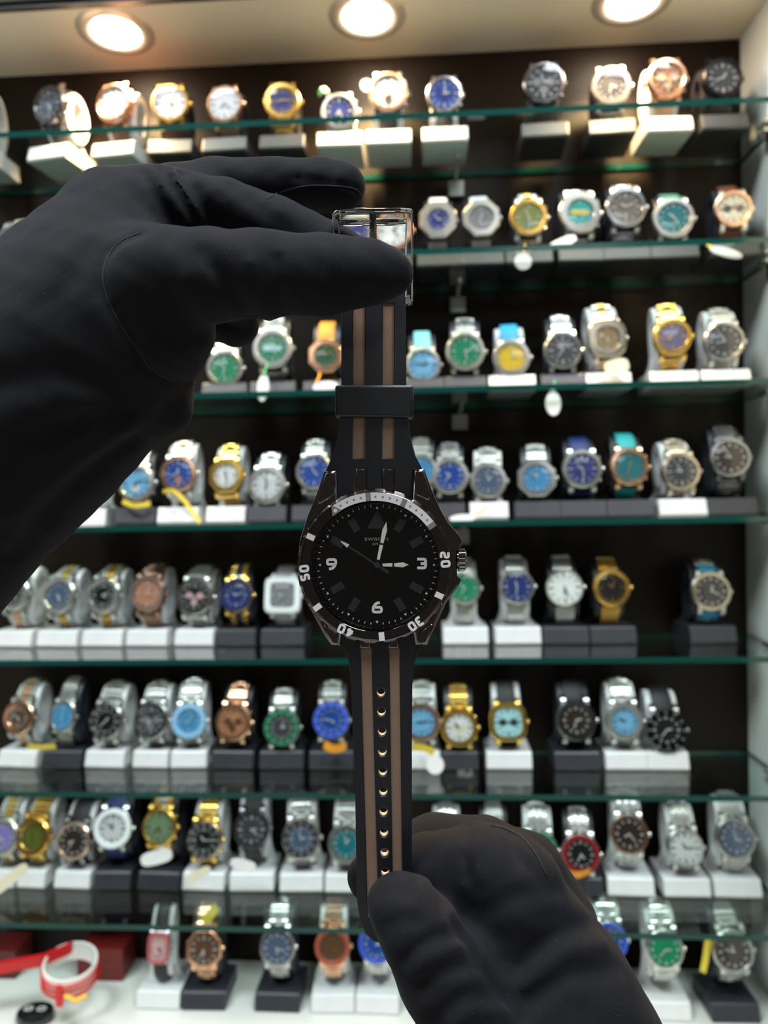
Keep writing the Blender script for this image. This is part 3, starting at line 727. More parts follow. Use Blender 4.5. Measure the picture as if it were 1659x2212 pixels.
# case body with flared lugs and crown guard
case_out = [(700, 1018), (727, 1016), (729, 1078), (890, 1078), (892, 1014), (917, 1012), (932, 1055), (952, 1100), (968, 1128), (986, 1148), (999, 1166), (996, 1180), (988, 1190), (988, 1244), (997, 1252), (990, 1268),
            (964, 1302), (948, 1336), (930, 1375), (923, 1393), (897, 1394), (893, 1370), (738, 1370), (735, 1395), (715, 1393), (698, 1368), (678, 1330), (655, 1290), (646, 1250), (643, 1215), (648, 1165), (664, 1115), (684, 1066)]
flat_shape('case', [LL(case_out)], -7.5 * mm, .4 * mm, M_gunc, main, bevel=.9 * mm, res=3)
for pts in ([(703, 1021), (725, 1019), (724, 1070), (690, 1090), (684, 1078)], [(894, 1017), (914, 1016), (930, 1068), (926, 1082), (896, 1068)],
            [(718, 1390), (734, 1391), (728, 1362), (700, 1348), (698, 1356)], [(900, 1391), (920, 1389), (938, 1350), (930, 1346), (906, 1364)]):
    flat_shape('lug', [LL(pts)], .2 * mm, 1.1 * mm, M_gunc, main, bevel=.5 * mm, res=3)
for x0, x1 in ((768, 790), (826, 851)):
    flat_shape('lug_bridge', [LL([(x0, 1013), (x1, 1013), (x1, 1062), (x0, 1062)])], -1.6 * mm, -.5 * mm, M_gunc, main, bevel=.3 * mm, res=3)
for x0, x1 in ((778, 799), (840, 860)):
    flat_shape('lug_bridge', [LL([(x0, 1376), (x1, 1376), (x1, 1399), (x0, 1399)])], -.2 * mm, .5 * mm, M_gunc, main, bevel=.3 * mm, res=3)
# rotating bezel with a notched edge
BC = Vector((*L2(810, 1222), 0)); DC = Vector((*L2(812.5, 1222), 0))
def polar(c, r, deg, z=0.): return Vector((c.x + r * math.sin(R_(deg)), c.y + r * math.cos(R_(deg)), z))
RO, RI = 163 * S, 137 * S
nb = 240
def ring_at(rad, z, notch=0.):
    return [tuple(polar(BC, rad * (1 + (notch if (k % 10) < 6 else 0)), 360 * k / nb, z)) for k in range(nb)]
mb = MB(); mb.rings([ring_at(RO * .975, .2 * mm), ring_at(RO * .975, 2.0 * mm), ring_at(RO * .962, 2.25 * mm), ring_at(RI * 1.02, 2.25 * mm), ring_at(RI, 1.9 * mm), ring_at(RI, .2 * mm)], cap0=False, cap1=False)
bez = mb.obj('bezel', M_bez, main, smooth=True, angle=25)
mb = MB(); mb.rings([ring_at(RO * .97, .2 * mm), ring_at(RO, .2 * mm, .024), ring_at(RO, 1.3 * mm, .024), ring_at(RO * .992, 1.75 * mm, .016), ring_at(RO * .978, 1.9 * mm, .0)], cap0=False, cap1=False)
mb.obj('toothed_edge', mat('dark_bronze_chrome', (.24, .21, .20), .18, 1.0), bez, smooth=True, angle=25)
def arc_band(name, c, r0, r1, d0, d1, z0, z1, m, parent, n=40):
    mb = MB(); rings = []
    for k in range(n + 1):
        d = d0 + (d1 - d0) * k / n
        rings.append([polar(c, r0, d, z0), polar(c, r1, d, z0), polar(c, r1, d, z1), polar(c, r0, d, z1)])
    mb.rings(rings); return mb.obj(name, m, parent)
ZB = 2.25 * mm; B0 = -35.5
arc_band('scale_band', BC, 140 * S, 158 * S, B0, B0 + 90, ZB - .02 * mm, ZB + .05 * mm, M_wprint, bez)
def bar(name, c, r0, r1, deg, hw, z0, z1, m, parent, taper=1.):
    mb = MB(); t = Vector((math.cos(R_(deg)), -math.sin(R_(deg)), 0)); a, b = polar(c, r0, deg), polar(c, r1, deg)
    o = [a - t * hw, a + t * hw, b + t * hw * taper, b - t * hw * taper]
    mb.rings([[p + Vector((0, 0, z)) for p in o] for z in (z0, z1)]); return mb.obj(name, m, parent)
for k in (5, 10, 15): bar('scale_bar', BC, 140 * S, 158 * S, B0 + 6 * k, 5.5 * S, ZB, ZB + .09 * mm, M_gprint, bez)
for k in (25, 35, 45, 55): bar('scale_bar', BC, 142 * S, 160 * S, B0 + 6 * k, 6 * S, ZB - .02 * mm, ZB + .08 * mm, M_wprint, bez)
bar('zero_triangle', BC, 139 * S, 160 * S, B0, 12 * S, ZB, ZB + .10 * mm, M_gprint, bez, taper=.05)
def disc(name, c, r, z0, z1, m, parent, n=16):
    mb = MB(); mb.rings([[(c.x + r * math.cos(2 * math.pi * k / n), c.y + r * math.sin(2 * math.pi * k / n), z) for k in range(n)] for z in (z0, z1)]); return mb.obj(name, m, parent)
disc('lume_pip', polar(BC, 146 * S, B0), 4 * S, ZB, ZB + .14 * mm, M_wprint, bez)
for k in range(1, 15):
    if k % 5: disc('minute_dot', polar(BC, 149 * S, B0 + 6 * k), 2.3 * S, ZB, ZB + .09 * mm, M_gprint, bez, 10)
DIG = {'0': [([(0, 0), (1, 0), (1, 1), (0, 1)], True)], '2': [([(0, 1), (1, 1), (1, .5), (0, .5), (0, 0), (1, 0)], False)],
       '3': [([(0, 1), (1, 1), (1, 0), (0, 0)], False), ([(.42, .5), (1, .5)], False)], '4': [([(.70, 0), (.70, 1.08)], False), ([(.62, 1.0), (-.05, .34)], False), ([(-.10, .30), (1.12, .30)], False)],
       '5': [([(.95, 1), (0, 1), (0, .52), (1, .52), (1, 0), (0, 0)], False)], '6': [([(.80, 1.06), (.34, 1), (0, .52), (0, 0), (1, 0), (1, .54), (.06, .54)], False)],
       '9': [([(.20, -.06), (.66, 0), (1, .48), (1, 1), (0, 1), (0, .46), (.94, .46)], False)]}
def block_digits(tx, hgt, wid, hw, T, m, parent, gap=.55, thick=.00006):
    """wide squared digits drawn as strokes of even weight"""
    n = len(tx); adv = wid + hw * 2 + gap * hw * 2
    for i, ch in enumerate(tx):
        mb = MB(); x0 = (i - (n - 1) / 2) * adv - wid / 2
        for pi, (pts, closed) in enumerate(DIG[ch]):
            P = [Vector((x0 + x * wid, (y - .5) * hgt, 0)) for x, y in pts]
            for _ in range(2):                 # round the corners a little
                q = [] if closed else [P[0]]; m_ = len(P)
                for j in range(m_ if closed else m_ - 1):
                    A, B_ = P[j], P[(j + 1) % m_]; d = (B_ - A); l = d.length; c_ = min(hw * .75, l * .3); d = d / l
                    if closed or j > 0: q.append(A + d * c_)
                    if closed or j < m_ - 2: q.append(B_ - d * c_)
                if not closed: q.append(P[-1])
                P = q; 
            m_ = len(P); rings = []
            for j in range(m_):
                if closed: d0, d1 = P[j] - P[j - 1], P[(j + 1) % m_] - P[j]
                else: d0, d1 = P[j] - P[max(j - 1, 0)], P[min(j + 1, m_ - 1)] - P[j]
                if d0.length < 1e-9: d0 = d1
                if d1.length < 1e-9: d1 = d0
                t = (d0.normalized() + d1.normalized()).normalized(); nn = Vector((-t.y, t.x, 0)) * hw
                rings.append([T @ (P[j] + nn * s_ + Vector((0, 0, z))) for s_, z in ((-1, -thick), (1, -thick), (1, thick * (1 - .1 * pi)), (-1, thick * (1 - .1 * pi)))])
            mb.rings(rings, loop=closed)
        mb.obj('numeral', m, parent)
for k, tx in ((20, '20'), (30, '30'), (40, '40'), (50, '50')):
    d = B0 + 6 * k; p = polar(BC, 151 * S, d, ZB + .03 * mm)
    block_digits(tx, 16 * S, 10.5 * S, 2.7 * S, Matrix.Translation(p) @ Matrix.Rotation(R_(-d), 4, 'Z'), M_wprint, bez)
# rim, dial, crystal
mb = MB()
def ring_d(rad, z): return [tuple(polar(DC, rad, 3 * k, z)) for k in range(120)]
mb.rings([ring_d(137.5 * S, .1 * mm), ring_d(137.5 * S, 2.1 * mm), ring_d(136 * S, 2.35 * mm), ring_d(133.5 * S, 2.3 * mm), ring_d(132 * S, 1.6 * mm), ring_d(131 * S, .1 * mm)], cap0=False, cap1=False)
mb.obj('crystal_rim', M_rim, main, smooth=True, angle=40)
dial = disc('dial', DC, 134 * S, .25 * mm, .6 * mm, M_dial, main, 96)
ZDL = .6 * mm; HC = Vector((*L2(814.5, 1220), 0))
mb = MB(); mb.rings([ring_d(r * S, z * mm) for r, z in ((132.5, 1.9), (100, 2.05), (60, 2.15), (20, 2.2))], cap0=False); mb.obj('crystal', M_cryst, main, smooth=True, angle=80)
for tx, x, y in (('3', 910, 1217), ('6', 815, 1312), ('9', 716.5, 1218)):
    block_digits(tx, 19 * S, 18 * S, 2.9 * S, Matrix.Translation((*L2(x, y), ZDL + .06 * mm)), M_wprint, dial)
text_shape('logo', 'swatch', 14.5 * S, Matrix.Translation((*L2(813, 1163), ZDL + .03 * mm)), M_gprint, dial, .02 * mm, bold=.0, sx=1.30)
text_shape('logo', 'SWISS', 7.5 * S, Matrix.Translation((*L2(816, 1175), ZDL + .03 * mm)), M_gprint, dial, .02 * mm, bold=.1 * S, sx=1.15)
for k in (1, 2, 4, 5, 7, 8, 10, 11): bar('hour_block', HC, 84 * S, 113 * S, 30 * k, 8 * S, ZDL, ZDL + .12 * mm, M_slate, dial)
bar('hour_triangle', HC, 78 * S, 116 * S, 0, 22 * S, ZDL, ZDL + .12 * mm, M_slate, dial, taper=.05)
for k in range(60):
    if k % 5: bar('minute_tick', HC, 124.5 * S, 129 * S, 6 * k, .8 * S, ZDL, ZDL + .04 * mm, M_wprint, dial)
    else: bar('minute_tick', HC, 121 * S, 126 * S, 6 * k, 3 * S, ZDL, ZDL + .04 * mm, M_wprint, dial, taper=.05)
def hand(name, deg, r0, r1, hw, z):
    t = Vector((math.cos(R_(deg)), -math.sin(R_(deg)), 0)); u = Vector((math.sin(R_(deg)), math.cos(R_(deg)), 0))
    mb = MB(); o = [(-hw * .7, r0), (hw * .7, r0), (hw * 1.15, r1 - .22 * (r1 - r0)), (0, r1), (-hw * 1.15, r1 - .22 * (r1 - r0))]
    P = lambda q, zz: HC + t * q[0] * S + u * q[1] * S + Vector((0, 0, zz))
    mb.rings([[P(q, zz) for q in o] for zz in (z, z + .10 * mm)]); h = mb.obj(name, mat('black_hand_frame', (.004, .004, .005), .3), main)
    mid = r0 + (r1 - r0) * .42
    for a, b, tip in ((r0 + 4, mid - 2, 0), (mid + 2, r1 - 4, 1)):
        q = [(-hw * .55, a), (hw * .55, a), (hw * .85, b - (tip and .38 * (b - a))), (0, b), (-hw * .85, b - (tip and .38 * (b - a)))] if tip else [(-hw * .5, a), (hw * .5, a), (hw * .62, b), (-hw * .62, b)]
        mb = MB(); mb.rings([[P(k_, zz) for k_ in q] for zz in (z + .08 * mm, z + .17 * mm)]); mb.obj('lume', M_lumeD, h)
hand('hour_hand', 89.5, 8, 72, 6.2, ZDL + .35 * mm)
hand('minute_hand', 12.3, 8, 99, 6.0, ZDL + .65 * mm)
SDG = -56.5
sh = bar('second_hand', HC, -28 * S, 82 * S, SDG, 2.6 * S, ZDL + .95 * mm, ZDL + 1.05 * mm, M_dsil2, main, taper=.75)
bar('counterweight', HC, -30 * S, -12 * S, SDG, 3.6 * S, ZDL + .94 * mm, ZDL + 1.08 * mm, M_dsil2, sh)
bar('lume', HC, 74 * S, 93 * S, SDG, 4.2 * S, ZDL + .94 * mm, ZDL + 1.08 * mm, M_lumeD, sh, taper=.2)
disc('hub', HC, 6.5 * S, ZDL + .3 * mm, ZDL + 1.15 * mm, M_dsil2, sh, 20)
# crown
mb = MB(); rings = []; cx, cy = L2(988, 1210); n = 48
for x, r in ((0, 20), (3, 20), (3.2, 24), (17, 24), (20, 20), (20.2, 12)):
    rings.append([(cx + x * S, cy + r * S * (1 + (.07 if k % 4 < 2 and 3 < x < 18 else 0)) * math.cos(2 * math.pi * k / n), -2.4 * mm + r * S * (1 + (.07 if k % 4 < 2 and 3 < x < 18 else 0)) * math.sin(2 * math.pi * k / n)) for k in range(n)])
mb.rings(rings); mb.obj('crown', M_gunc, main, smooth=True, angle=30)
# upper strap: flared rubber with two long recessed windows, taupe inserts behind them
up = [(737, 600), (876, 600), (877, 700), (878, 830), (881, 900), (887, 945), (898, 985), (914, 1016), (892, 1016), (890, 1075), (729, 1075), (727, 1018), (703, 1018), (718, 985), (729, 945), (734, 900), (737, 830), (737, 700)]
def win(x0, x1, y0, y1): return LL([(x0, y0), (x1, y0), (x1, y1), (x0, y1)])
wins_u = [win(763, 788, 655, 824 + 166), win(827, 851, 655, 990)]
wins_s = [win(766, 792, 1012, 1068), win(824, 853, 1012, 1068)]
su = flat_shape('upper_strap', [LL(up)] + wins_u + wins_s, -3.4 * mm, -.35 * mm, M_rub, main, bevel=.28 * mm, res=2)
for x0, x1 in ((763, 788), (827, 851)):
    flat_shape('stripe', [win(x0 - .5, x1 + .5, 652, 992)], -2.2 * mm, -.75 * mm, M_taupe, su)
    flat_shape('stripe_edge', [win(x1 - 3.5, x1 + .3, 655, 991)], -.76 * mm, -.62 * mm, mat('copper_edge', (.16, .075, .04), .35), su)
# keeper loop
kl = LL([(724, 836), (728, 832), (889, 832), (893, 836), (893, 899), (889, 903), (728, 901), (724, 897)])
flat_shape('keeper_loop', [kl], -5.2 * mm, 1.0 * mm, M_rub, main, bevel=1.0 * mm, res=4)
# clear plastic buckle with its tongue
M_clear = mat('clear_plastic_dummy', (1, 1, 1), .02)
mg = bpy.data.materials.new('clear_plastic'); mg.use_nodes = True; b_ = mg.node_tree.nodes['Principled BSDF']
b_.inputs['Base Color'].default_value = (.97, .95, .93, 1); b_.inputs['Roughness'].default_value = .03; b_.inputs['Transmission Weight'].default_value = 1.0; b_.inputs['IOR'].default_value = 1.45
bo = LL([(718, 462), (724, 454), (770, 450), (850, 449), (888, 450), (892, 456), (892, 650), (876, 653), (876, 476), (733, 478), (731, 650), (718, 650)])
buckle = flat_shape('buckle', [bo], -4.6 * mm, .2 * mm, mg, main, bevel=.45 * mm, res=3)
flat_shape('cross_bar', [LL([(733, 458), (874, 456), (875, 474), (734, 476)])], -3.4 * mm, .5 * mm, mg, buckle, bevel=.4 * mm, res=3)
flat_shape('tongue', [LL([(798, 459), (813, 459), (815, 600), (797, 600)])], -2.6 * mm, -.6 * mm, mat('smoky_plastic_tongue', (.05, .045, .042), .12, coat=.5), buckle, bevel=.5 * mm, res=3)
for x in (740, 858): disc('pin_end', Vector((*L2(x, 463), 0)), 7 * S, .35 * mm, .75 * mm, mg, buckle, 20)
mb = MB()
rings = []
yb = L2(0, 640)[1]
for x in (727, 886): rings.append([(L2(x, 0)[0], yb + .9 * mm * math.cos(t), -2.6 * mm + .9 * mm * math.sin(t)) for t in [math.pi * k / 6 for k in range(12)]])
mb.rings(rings); mb.obj('spring_bar', metal('dsil'), buckle, smooth=True)
# lower strap with ten real holes
lo = [(735, 1394), (746, 1408), (754, 1435), (758, 1480), (763, 1600), (767, 1720), (769, 1850), (771, 1950), (776, 1985), (788, 2018), (806, 2036), (830, 2042), (854, 2036), (874, 2014), (884, 1985), (889, 1950), (890, 1850),
      (890, 1720), (890, 1600), (891, 1480), (896, 1432), (904, 1408), (915, 1394), (897, 1371), (738, 1371)]
def band(xs0, xs1, y0, y1, n=14):
    f = lambda seg, y: seg[0] + (seg[1] - seg[0]) * (y - 1400) / 600
    a = [(f(xs0, y0 + (y1 - y0) * k / n), y0 + (y1 - y0) * k / n) for k in range(n + 1)]; b = [(f(xs1, y0 + (y1 - y0) * k / n), y0 + (y1 - y0) * k / n) for k in range(n + 1)]
    return LL(a + b[::-1])
holes = [(823, 1497), (824, 1539), (825.5, 1582), (826, 1626), (827, 1669), (828, 1712), (828.5, 1756), (829.5, 1801), (830.5, 1844), (832, 1887), (832, 1930)]
sl1, sl2 = ((779, 795), (802, 818)), ((841, 850), (863, 870))
wl = [band(*sl1, 1401, 1985), band(*sl2, 1401, 1985)]
hl = [circle(*L2(x, y), 9.6 * S, 24) for x, y in holes]
sl = flat_shape('lower_strap', [LL(lo)] + wl + hl, -3.6 * mm, -.5 * mm, M_rub, main, bevel=.28 * mm, res=2)
for q in (sl1, sl2):
    flat_shape('stripe', [band(((q[0][0] - .4), q[0][1] - .4), (q[1][0] + .4, q[1][1] + .4), 1400, 1986)], -2.4 * mm, -.85 * mm, M_taupe, sl)
for x, y in holes:                          # pale lining of each hole
    c = Vector((*L2(x, y), 0)); mb = MB()
    mb.rings([[(c.x + r * S * math.cos(a), c.y + r * S * math.sin(a), z * mm) for a in [2 * math.pi * k / 24 for k in range(24)]] for r, z in ((9.7, -3.5), (9.7, -1.3), (8.7, -1.3), (8.7, -3.5))], loop=True)
    mb.obj('hole_lining', mat('pale_hole_lining', (.86, .82, .79), .5), sl, smooth=True, angle=30)
flat_shape('strap_lining', [LL([(x + (-2.2 if x < 800 else 0), y) for x, y in lo])], -4.0 * mm, -3.62 * mm, mat('grey_strap_underside', (.30, .29, .29), .5), sl) if False else None

# ------------------------------------------------------------------ gloved hands: one continuous surface each
def surface_nets(Fd, org, h):
    nx, ny, nz = Fd.shape; inside = Fd < 0
    acc = np.zeros((nx - 1, ny - 1, nz - 1, 3), np.float32); cnt = np.zeros((nx - 1, ny - 1, nz - 1), np.float32)
    cs = [(i, j, k) for i in (0, 1) for j in (0, 1) for k in (0, 1)]
    sl_ = lambda A, c: A[c[0]:nx - 1 + c[0], c[1]:ny - 1 + c[1], c[2]:nz - 1 + c[2]]
    for a in cs:
        for ax in range(3):
            if a[ax]: continue
            b = list(a); b[ax] = 1; fa, fb = sl_(Fd, a), sl_(Fd, b); m = (fa < 0) != (fb < 0)
            t = np.where(m, fa / np.where(m, fa - fb, 1), 0)
            for q in range(3): acc[..., q] += np.where(m, a[q] + (t if q == ax else 0), 0)
            cnt += m
    act = cnt > 0; idx = -np.ones(act.shape, np.int64); idx[act] = np.arange(act.sum())
    base = np.argwhere(act); V = (base + acc[act] / cnt[act][:, None]) * h + org
    faces = []
    for ax in range(3):
        u, v = (ax + 1) % 3, (ax + 2) % 3
        s0 = [slice(1, -1)] * 3; s1 = [slice(1, -1)] * 3
        s0[ax] = slice(0, -1); s1[ax] = slice(1, None)
        a, b = inside[tuple(s0)], inside[tuple(s1)]
        for flip, m in ((False, a & ~b), (True, ~a & b)):
            P = np.argwhere(m)
            if not len(P): continue
            P = P + np.array([0 if q == ax else 1 for q in range(3)])
            du = np.zeros(3, int); du[u] = 1; dv = np.zeros(3, int); dv[v] = 1
            g = lambda Q: idx[Q[:, 0], Q[:, 1], Q[:, 2]]
            quad = np.stack([g(P - du - dv), g(P - dv), g(P), g(P - du)], 1)
            faces.append(quad[:, ::-1] if flip else quad)
    return V, np.concatenate(faces)

def glove(name, prims, grooves, label, parent_cat='hand', h=.0011, wr=()):
    """prims: (points [(px, py, dz_mm, r_px)...], blend_mm); dz is towards the viewer from the watch plane. Local frame = watch plane frame."""
    def loc(px, py, dz):                   # picture position at a distance -> watch frame
        dep = WD - dz * mm
        return WM.inverted() @ at(px, py, dep), dep / F
    P = []
    for pts, k in prims:
        q = [(loc(x, y, z)[0], r * loc(x, y, z)[1]) for x, y, z, r in pts]; P.append((q, k * mm))
    allp = np.array([tuple(c) for q, _ in P for c, r in q]); allr = np.array([r for q, _ in P for c, r in q])
    lo_ = (allp - allr[:, None]).min(0) - 4 * mm; hi_ = (allp + allr[:, None]).max(0) + 4 * mm
    n = np.ceil((hi_ - lo_) / h).astype(int) + 1
    X, Y, Z = np.meshgrid(*[(lo_[i] + h * np.arange(n[i])).astype(np.float32) for i in range(3)], indexing='ij')
    def seg(a, b, ra, rb, bx_=(slice(None),) * 3):
        ba = np.array(b - a, np.float32); L_ = max(float(ba @ ba), 1e-12)
        px_, py_, pz_ = X[bx_] - np.float32(a.x), Y[bx_] - np.float32(a.y), Z[bx_] - np.float32(a.z)
        t = np.clip((px_ * ba[0] + py_ * ba[1] + pz_ * ba[2]) / L_, 0, 1)
        return np.sqrt((px_ - t * ba[0]) ** 2 + (py_ - t * ba[1]) ** 2 + (pz_ - t * ba[2]) ** 2) - (ra + t * (rb - ra))
    D = None
    for q, k in P:
        d = None
        for (a, ra), (b, rb) in zip(q, q[1:] if len(q) > 1 else q):
            s_ = seg(a, b, ra, rb)
            d = s_ if d is None else (lambda hh: np.minimum(d, s_) - hh * hh * .25 / (2 * mm))(np.maximum(2 * mm - np.abs(d - s_), 0))
        if D is None: D = d
        else:
            hh = np.maximum(k - np.abs(D - d), 0); D = np.minimum(D, d) - hh * hh * .25 / k
    D0 = D.copy(); e0 = np.array(WM.inverted() @ EYE); wi = WM.inverted(); ts = np.linspace(.10, .34, 480)[:, None]
    def march(px, py):                     # where the line of sight meets the cloth
        d1 = np.array(wi @ at(px, py, 1.0)) - e0; q = e0 + ts * d1; ix = np.rint((q - lo_) / h).astype(int)
        ok = ((ix >= 0) & (ix < np.array(D0.shape))).all(1); ii = np.where(ok)[0]
        if not len(ii): return None
        v = D0[ix[ii, 0], ix[ii, 1], ix[ii, 2]] < 0
        return Vector(q[ii[int(v.argmax())]]) if v.any() else None
    for pts, dep, wid in grooves:          # soft creases pressed into (or, negative, raised on) the cloth
        q = []; d = None
        for c in catmull([(x, y, 0) for x, y, z in pts], 4):
            hp = march(c.x, c.y)
            if hp is not None and (not q or (hp - q[-1]).length < .012): q.append(hp)
        if len(q) < 2: continue
        qa = np.array([tuple(c) for c in q]); pad = 2.6 * wid * mm
        i0 = np.clip(np.floor((qa.min(0) - pad - lo_) / h).astype(int), 0, None); i1 = np.ceil((qa.max(0) + pad - lo_) / h).astype(int) + 1
        bx_ = tuple(slice(i0[i], i1[i]) for i in range(3))
        for a, b in zip(q, q[1:]):
            s_ = seg(a, b, 0, 0, bx_); d = s_ if d is None else np.minimum(d, s_)
        D[bx_] += dep * mm * np.exp(-(d / (wid * mm)) ** 2)
    D = D + (.22 * mm) * (np.sin(X * 260 + Y * 190 + 1.3) * np.sin(Y * 330 - Z * 210) + .6 * np.sin(X * 610 + 2 * np.sin(Y * 300)) * np.sin(Y * 520 + Z * 300))
    V, Fq = surface_nets(D.astype(np.float32), lo_, h)
    me = bpy.data.meshes.new(name); me.from_pydata(V.tolist(), [], Fq.tolist())
    bm = bmesh.new(); bm.from_mesh(me); bmesh.ops.recalc_face_normals(bm, faces=bm.faces)
    for _ in range(2): bmesh.ops.smooth_vert(bm, verts=bm.verts, factor=.5, use_axis_x=True, use_axis_y=True, use_axis_z=True)
    bm.to_mesh(me); bvh = BVHTree.FromBMesh(bm); bm.free()
    me.polygons.foreach_set('use_smooth', [True] * len(me.polygons))
    o = link(name, me, None, M_knit); o.matrix_world = WM; tag(o, label_ok(label), parent_cat, 'black gloved hands')
    def seam(pts, r=.34, off=-.05):
        out = []
        inv = WM.inverted(); e0 = inv @ EYE
        for p in catmull([(x, y, 0) for x, y in pts], 7):
            d = ((inv @ at(p.x, p.y, WD)) - e0).normalized(); hit = bvh.ray_cast(e0, d)
            if hit[0] is not None: out.append(hit[0] + hit[1] * off * mm)
        if len(out) > 3: tube('seam', out, r * mm, M_seam, o, n=8)
    return o, seam

# knitted black cloth
M_knit = bpy.data.materials.new('black_knit_cloth'); M_knit.use_nodes = True
nt = M_knit.node_tree; b_ = nt.nodes['Principled BSDF']
b_.inputs['Roughness'].default_value = .85; b_.inputs['Specular IOR Level'].default_value = .12; b_.inputs['Sheen Weight'].default_value = .03; b_.inputs['Sheen Roughness'].default_value = .45
b_.inputs['Sheen Tint'].default_value = (.75, .85, 1, 1)
tc = nt.nodes.new('ShaderNodeTexCoord'); wv = nt.nodes.new('ShaderNodeTexWave'); wv.wave_type = 'BANDS'; wv.bands_direction = 'DIAGONAL'
wv.inputs['Scale'].default_value = 1050; wv.inputs['Distortion'].default_value = 3.0; wv.inputs['Detail'].default_value = 1; wv.inputs['Detail Scale'].default_value = 1.5
nz_ = nt.nodes.new('ShaderNodeTexNoise'); nz_.inputs['Scale'].default_value = 3200
ad = nt.nodes.new('ShaderNodeMath'); ad.operation = 'ADD'; bp = nt.nodes.new('ShaderNodeBump'); bp.inputs['Strength'].default_value = .38; bp.inputs['Distance'].default_value = .0002
nt.links.new(tc.outputs['Object'], wv.inputs['Vector']); nt.links.new(tc.outputs['Object'], nz_.inputs['Vector'])
hv = nt.nodes.new('ShaderNodeMath'); hv.operation = 'MULTIPLY'; hv.inputs[1].default_value = .6; nt.links.new(wv.outputs['Fac'], hv.inputs[0]); nt.links.new(hv.outputs[0], ad.inputs[0]); nt.links.new(nz_.outputs['Fac'], ad.inputs[1]); nt.links.new(ad.outputs[0], bp.inputs['Height']); nt.links.new(bp.outputs[0], b_.inputs['Normal'])
vo = nt.nodes.new('ShaderNodeTexVoronoi'); vo.inputs['Scale'].default_value = 330; vo.inputs['Randomness'].default_value = 1   # stray lint
nt.links.new(tc.outputs['Object'], vo.inputs['Vector'])
lt = nt.nodes.new('ShaderNodeMath'); lt.operation = 'LESS_THAN'; lt.inputs[1].default_value = .045; nt.links.new(vo.outputs['Distance'], lt.inputs[0])
mx = nt.nodes.new('ShaderNodeMixRGB'); mx.inputs[1].default_value = (.0095, .0098, .0122, 1); mx.inputs[2].default_value = (.06, .06, .06, 1)
nt.links.new(lt.outputs[0], mx.inputs[0]); nt.links.new(mx.outputs[0], b_.inputs['Base Color'])
M_seam = mat('black_seam_thread', (.004, .004, .005), .8, bump=.4, bscale=2500)

hl_, seam = glove('gloved_hand', [
    ([(-260, 1050, -16, 190), (40, 760, -14, 165), (250, 505, -16, 118)], 10),               # back of hand, upper ridge
    ([(-260, 1330, -14, 190), (0, 1050, -12, 168), (205, 850, -12, 140)], 22),               # heel, lower ridge
    ([(40, 860, -4, 210), (230, 690, -2, 190)], 26),                                          # palm filling
    ([(262, 480, -18, 98), (330, 470, -22, 98), (420, 490, -26, 90)], 9),                # knuckle row
    ([(335, 700, 2, 128), (350, 610, 8, 112)], 7),                                           # ball of the thumb
    ([(330, 610, 9, 112), (450, 596, 14, 98), (560, 592, 15, 90), (700, 594, 15, 84), (800, 589, 14.5, 68), (838, 590, 14, 55)], 5),   # thumb
    ([(360, 455, -14, 90), (480, 455, -14, 66), (600, 490, -13, 60), (720, 540, -12.5, 54), (800, 580, -12, 48)], 5),               # index finger
    ([(400, 440, -28, 85), (470, 405, -34, 60), (600, 400, -36, 54), (690, 399, -36, 53), (738, 404, -34, 52)], 4),                 # middle finger
    ([(330, 600, -26, 100), (470, 660, -22, 75), (510, 700, -20, 50)], 6),                   # ring finger curled in
    ([(260, 760, -16, 100), (340, 860, -14, 72), (362, 884, -13, 54)], 6),                   # little finger curled in
  ], [
    ([(395, 370, -10), (425, 420, -2), (470, 490, -2)], 3.4, 2.0), ([(345, 362, -10), (395, 430, 0), (440, 500, 2)], 2.0, 1.7), ([(368, 365, -8), (412, 430, -1), (455, 497, 0)], -1.2, 1.3),
    ([(300, 366, -8), (355, 440, 0), (395, 500, 6)], 1.4, 2.0), ([(322, 364, -8), (375, 440, 0), (418, 505, 4)], -1.0, 1.4), ([(500, 400, -6), (560, 450, -3), (640, 495, -3)], .7, 2.0),
    ([(440, 545, 26), (505, 630, 28), (552, 695, 22)], 1.8, 2.2), ([(405, 600, 27), (460, 690, 27), (495, 740, 18)], -1.2, 2.2), ([(380, 640, 26), (420, 720, 26), (445, 780, 18)], 1.3, 2.4), ([(540, 570, 28), (565, 640, 28), (585, 690, 22)], -1.1, 2.0),
    ([(600, 560, 28), (612, 630, 28), (610, 690, 22)], 1.1, 1.8), ([(640, 540, 28), (655, 610, 28), (652, 690, 22)], -.6, 1.6), ([(704, 515, 26), (712, 600, 27), (704, 680, 22)], .9, 1.4), ([(560, 700, 16), (650, 690, 18), (760, 672, 18)], .5, 2),
    ([(-20, 830, 20), (120, 800, 26), (260, 850, 22)], 1.6, 4.0), ([(-20, 1010, 14), (120, 930, 20), (260, 890, 18)], 1.8, 4.5), ([(-20, 920, 16), (110, 870, 24), (240, 865, 22)], -1.2, 4.5), ([(40, 1190, 6), (150, 1060, 14), (290, 950, 10)], 1.8, 4.0), ([(20, 1110, 8), (140, 1000, 16), (270, 920, 12)], -1.2, 4.0),
    ([(300, 503, 12), (240, 535, 16), (218, 600, 18), (262, 705, 22), (326, 800, 20), (412, 832, 14)], 1.7, 1.5),
    ([(640, 385, -30), (700, 392, -28), (790, 412, -30)], .8, 1.2), ([(120, 640, 10), (190, 560, 10), (260, 500, 6)], .8, 4),
  ], 'black knit glove pinching the clear buckle between thumb and finger, fist closed')
seam([(305, 503), (262, 520), (232, 556), (222, 600), (236, 655), (268, 715), (305, 765), (325, 795), (370, 820), (415, 818)], .28, -.08)
seam([(575, 430), (610, 414), (660, 402), (720, 402), (765, 408), (782, 424)], .28, 0)
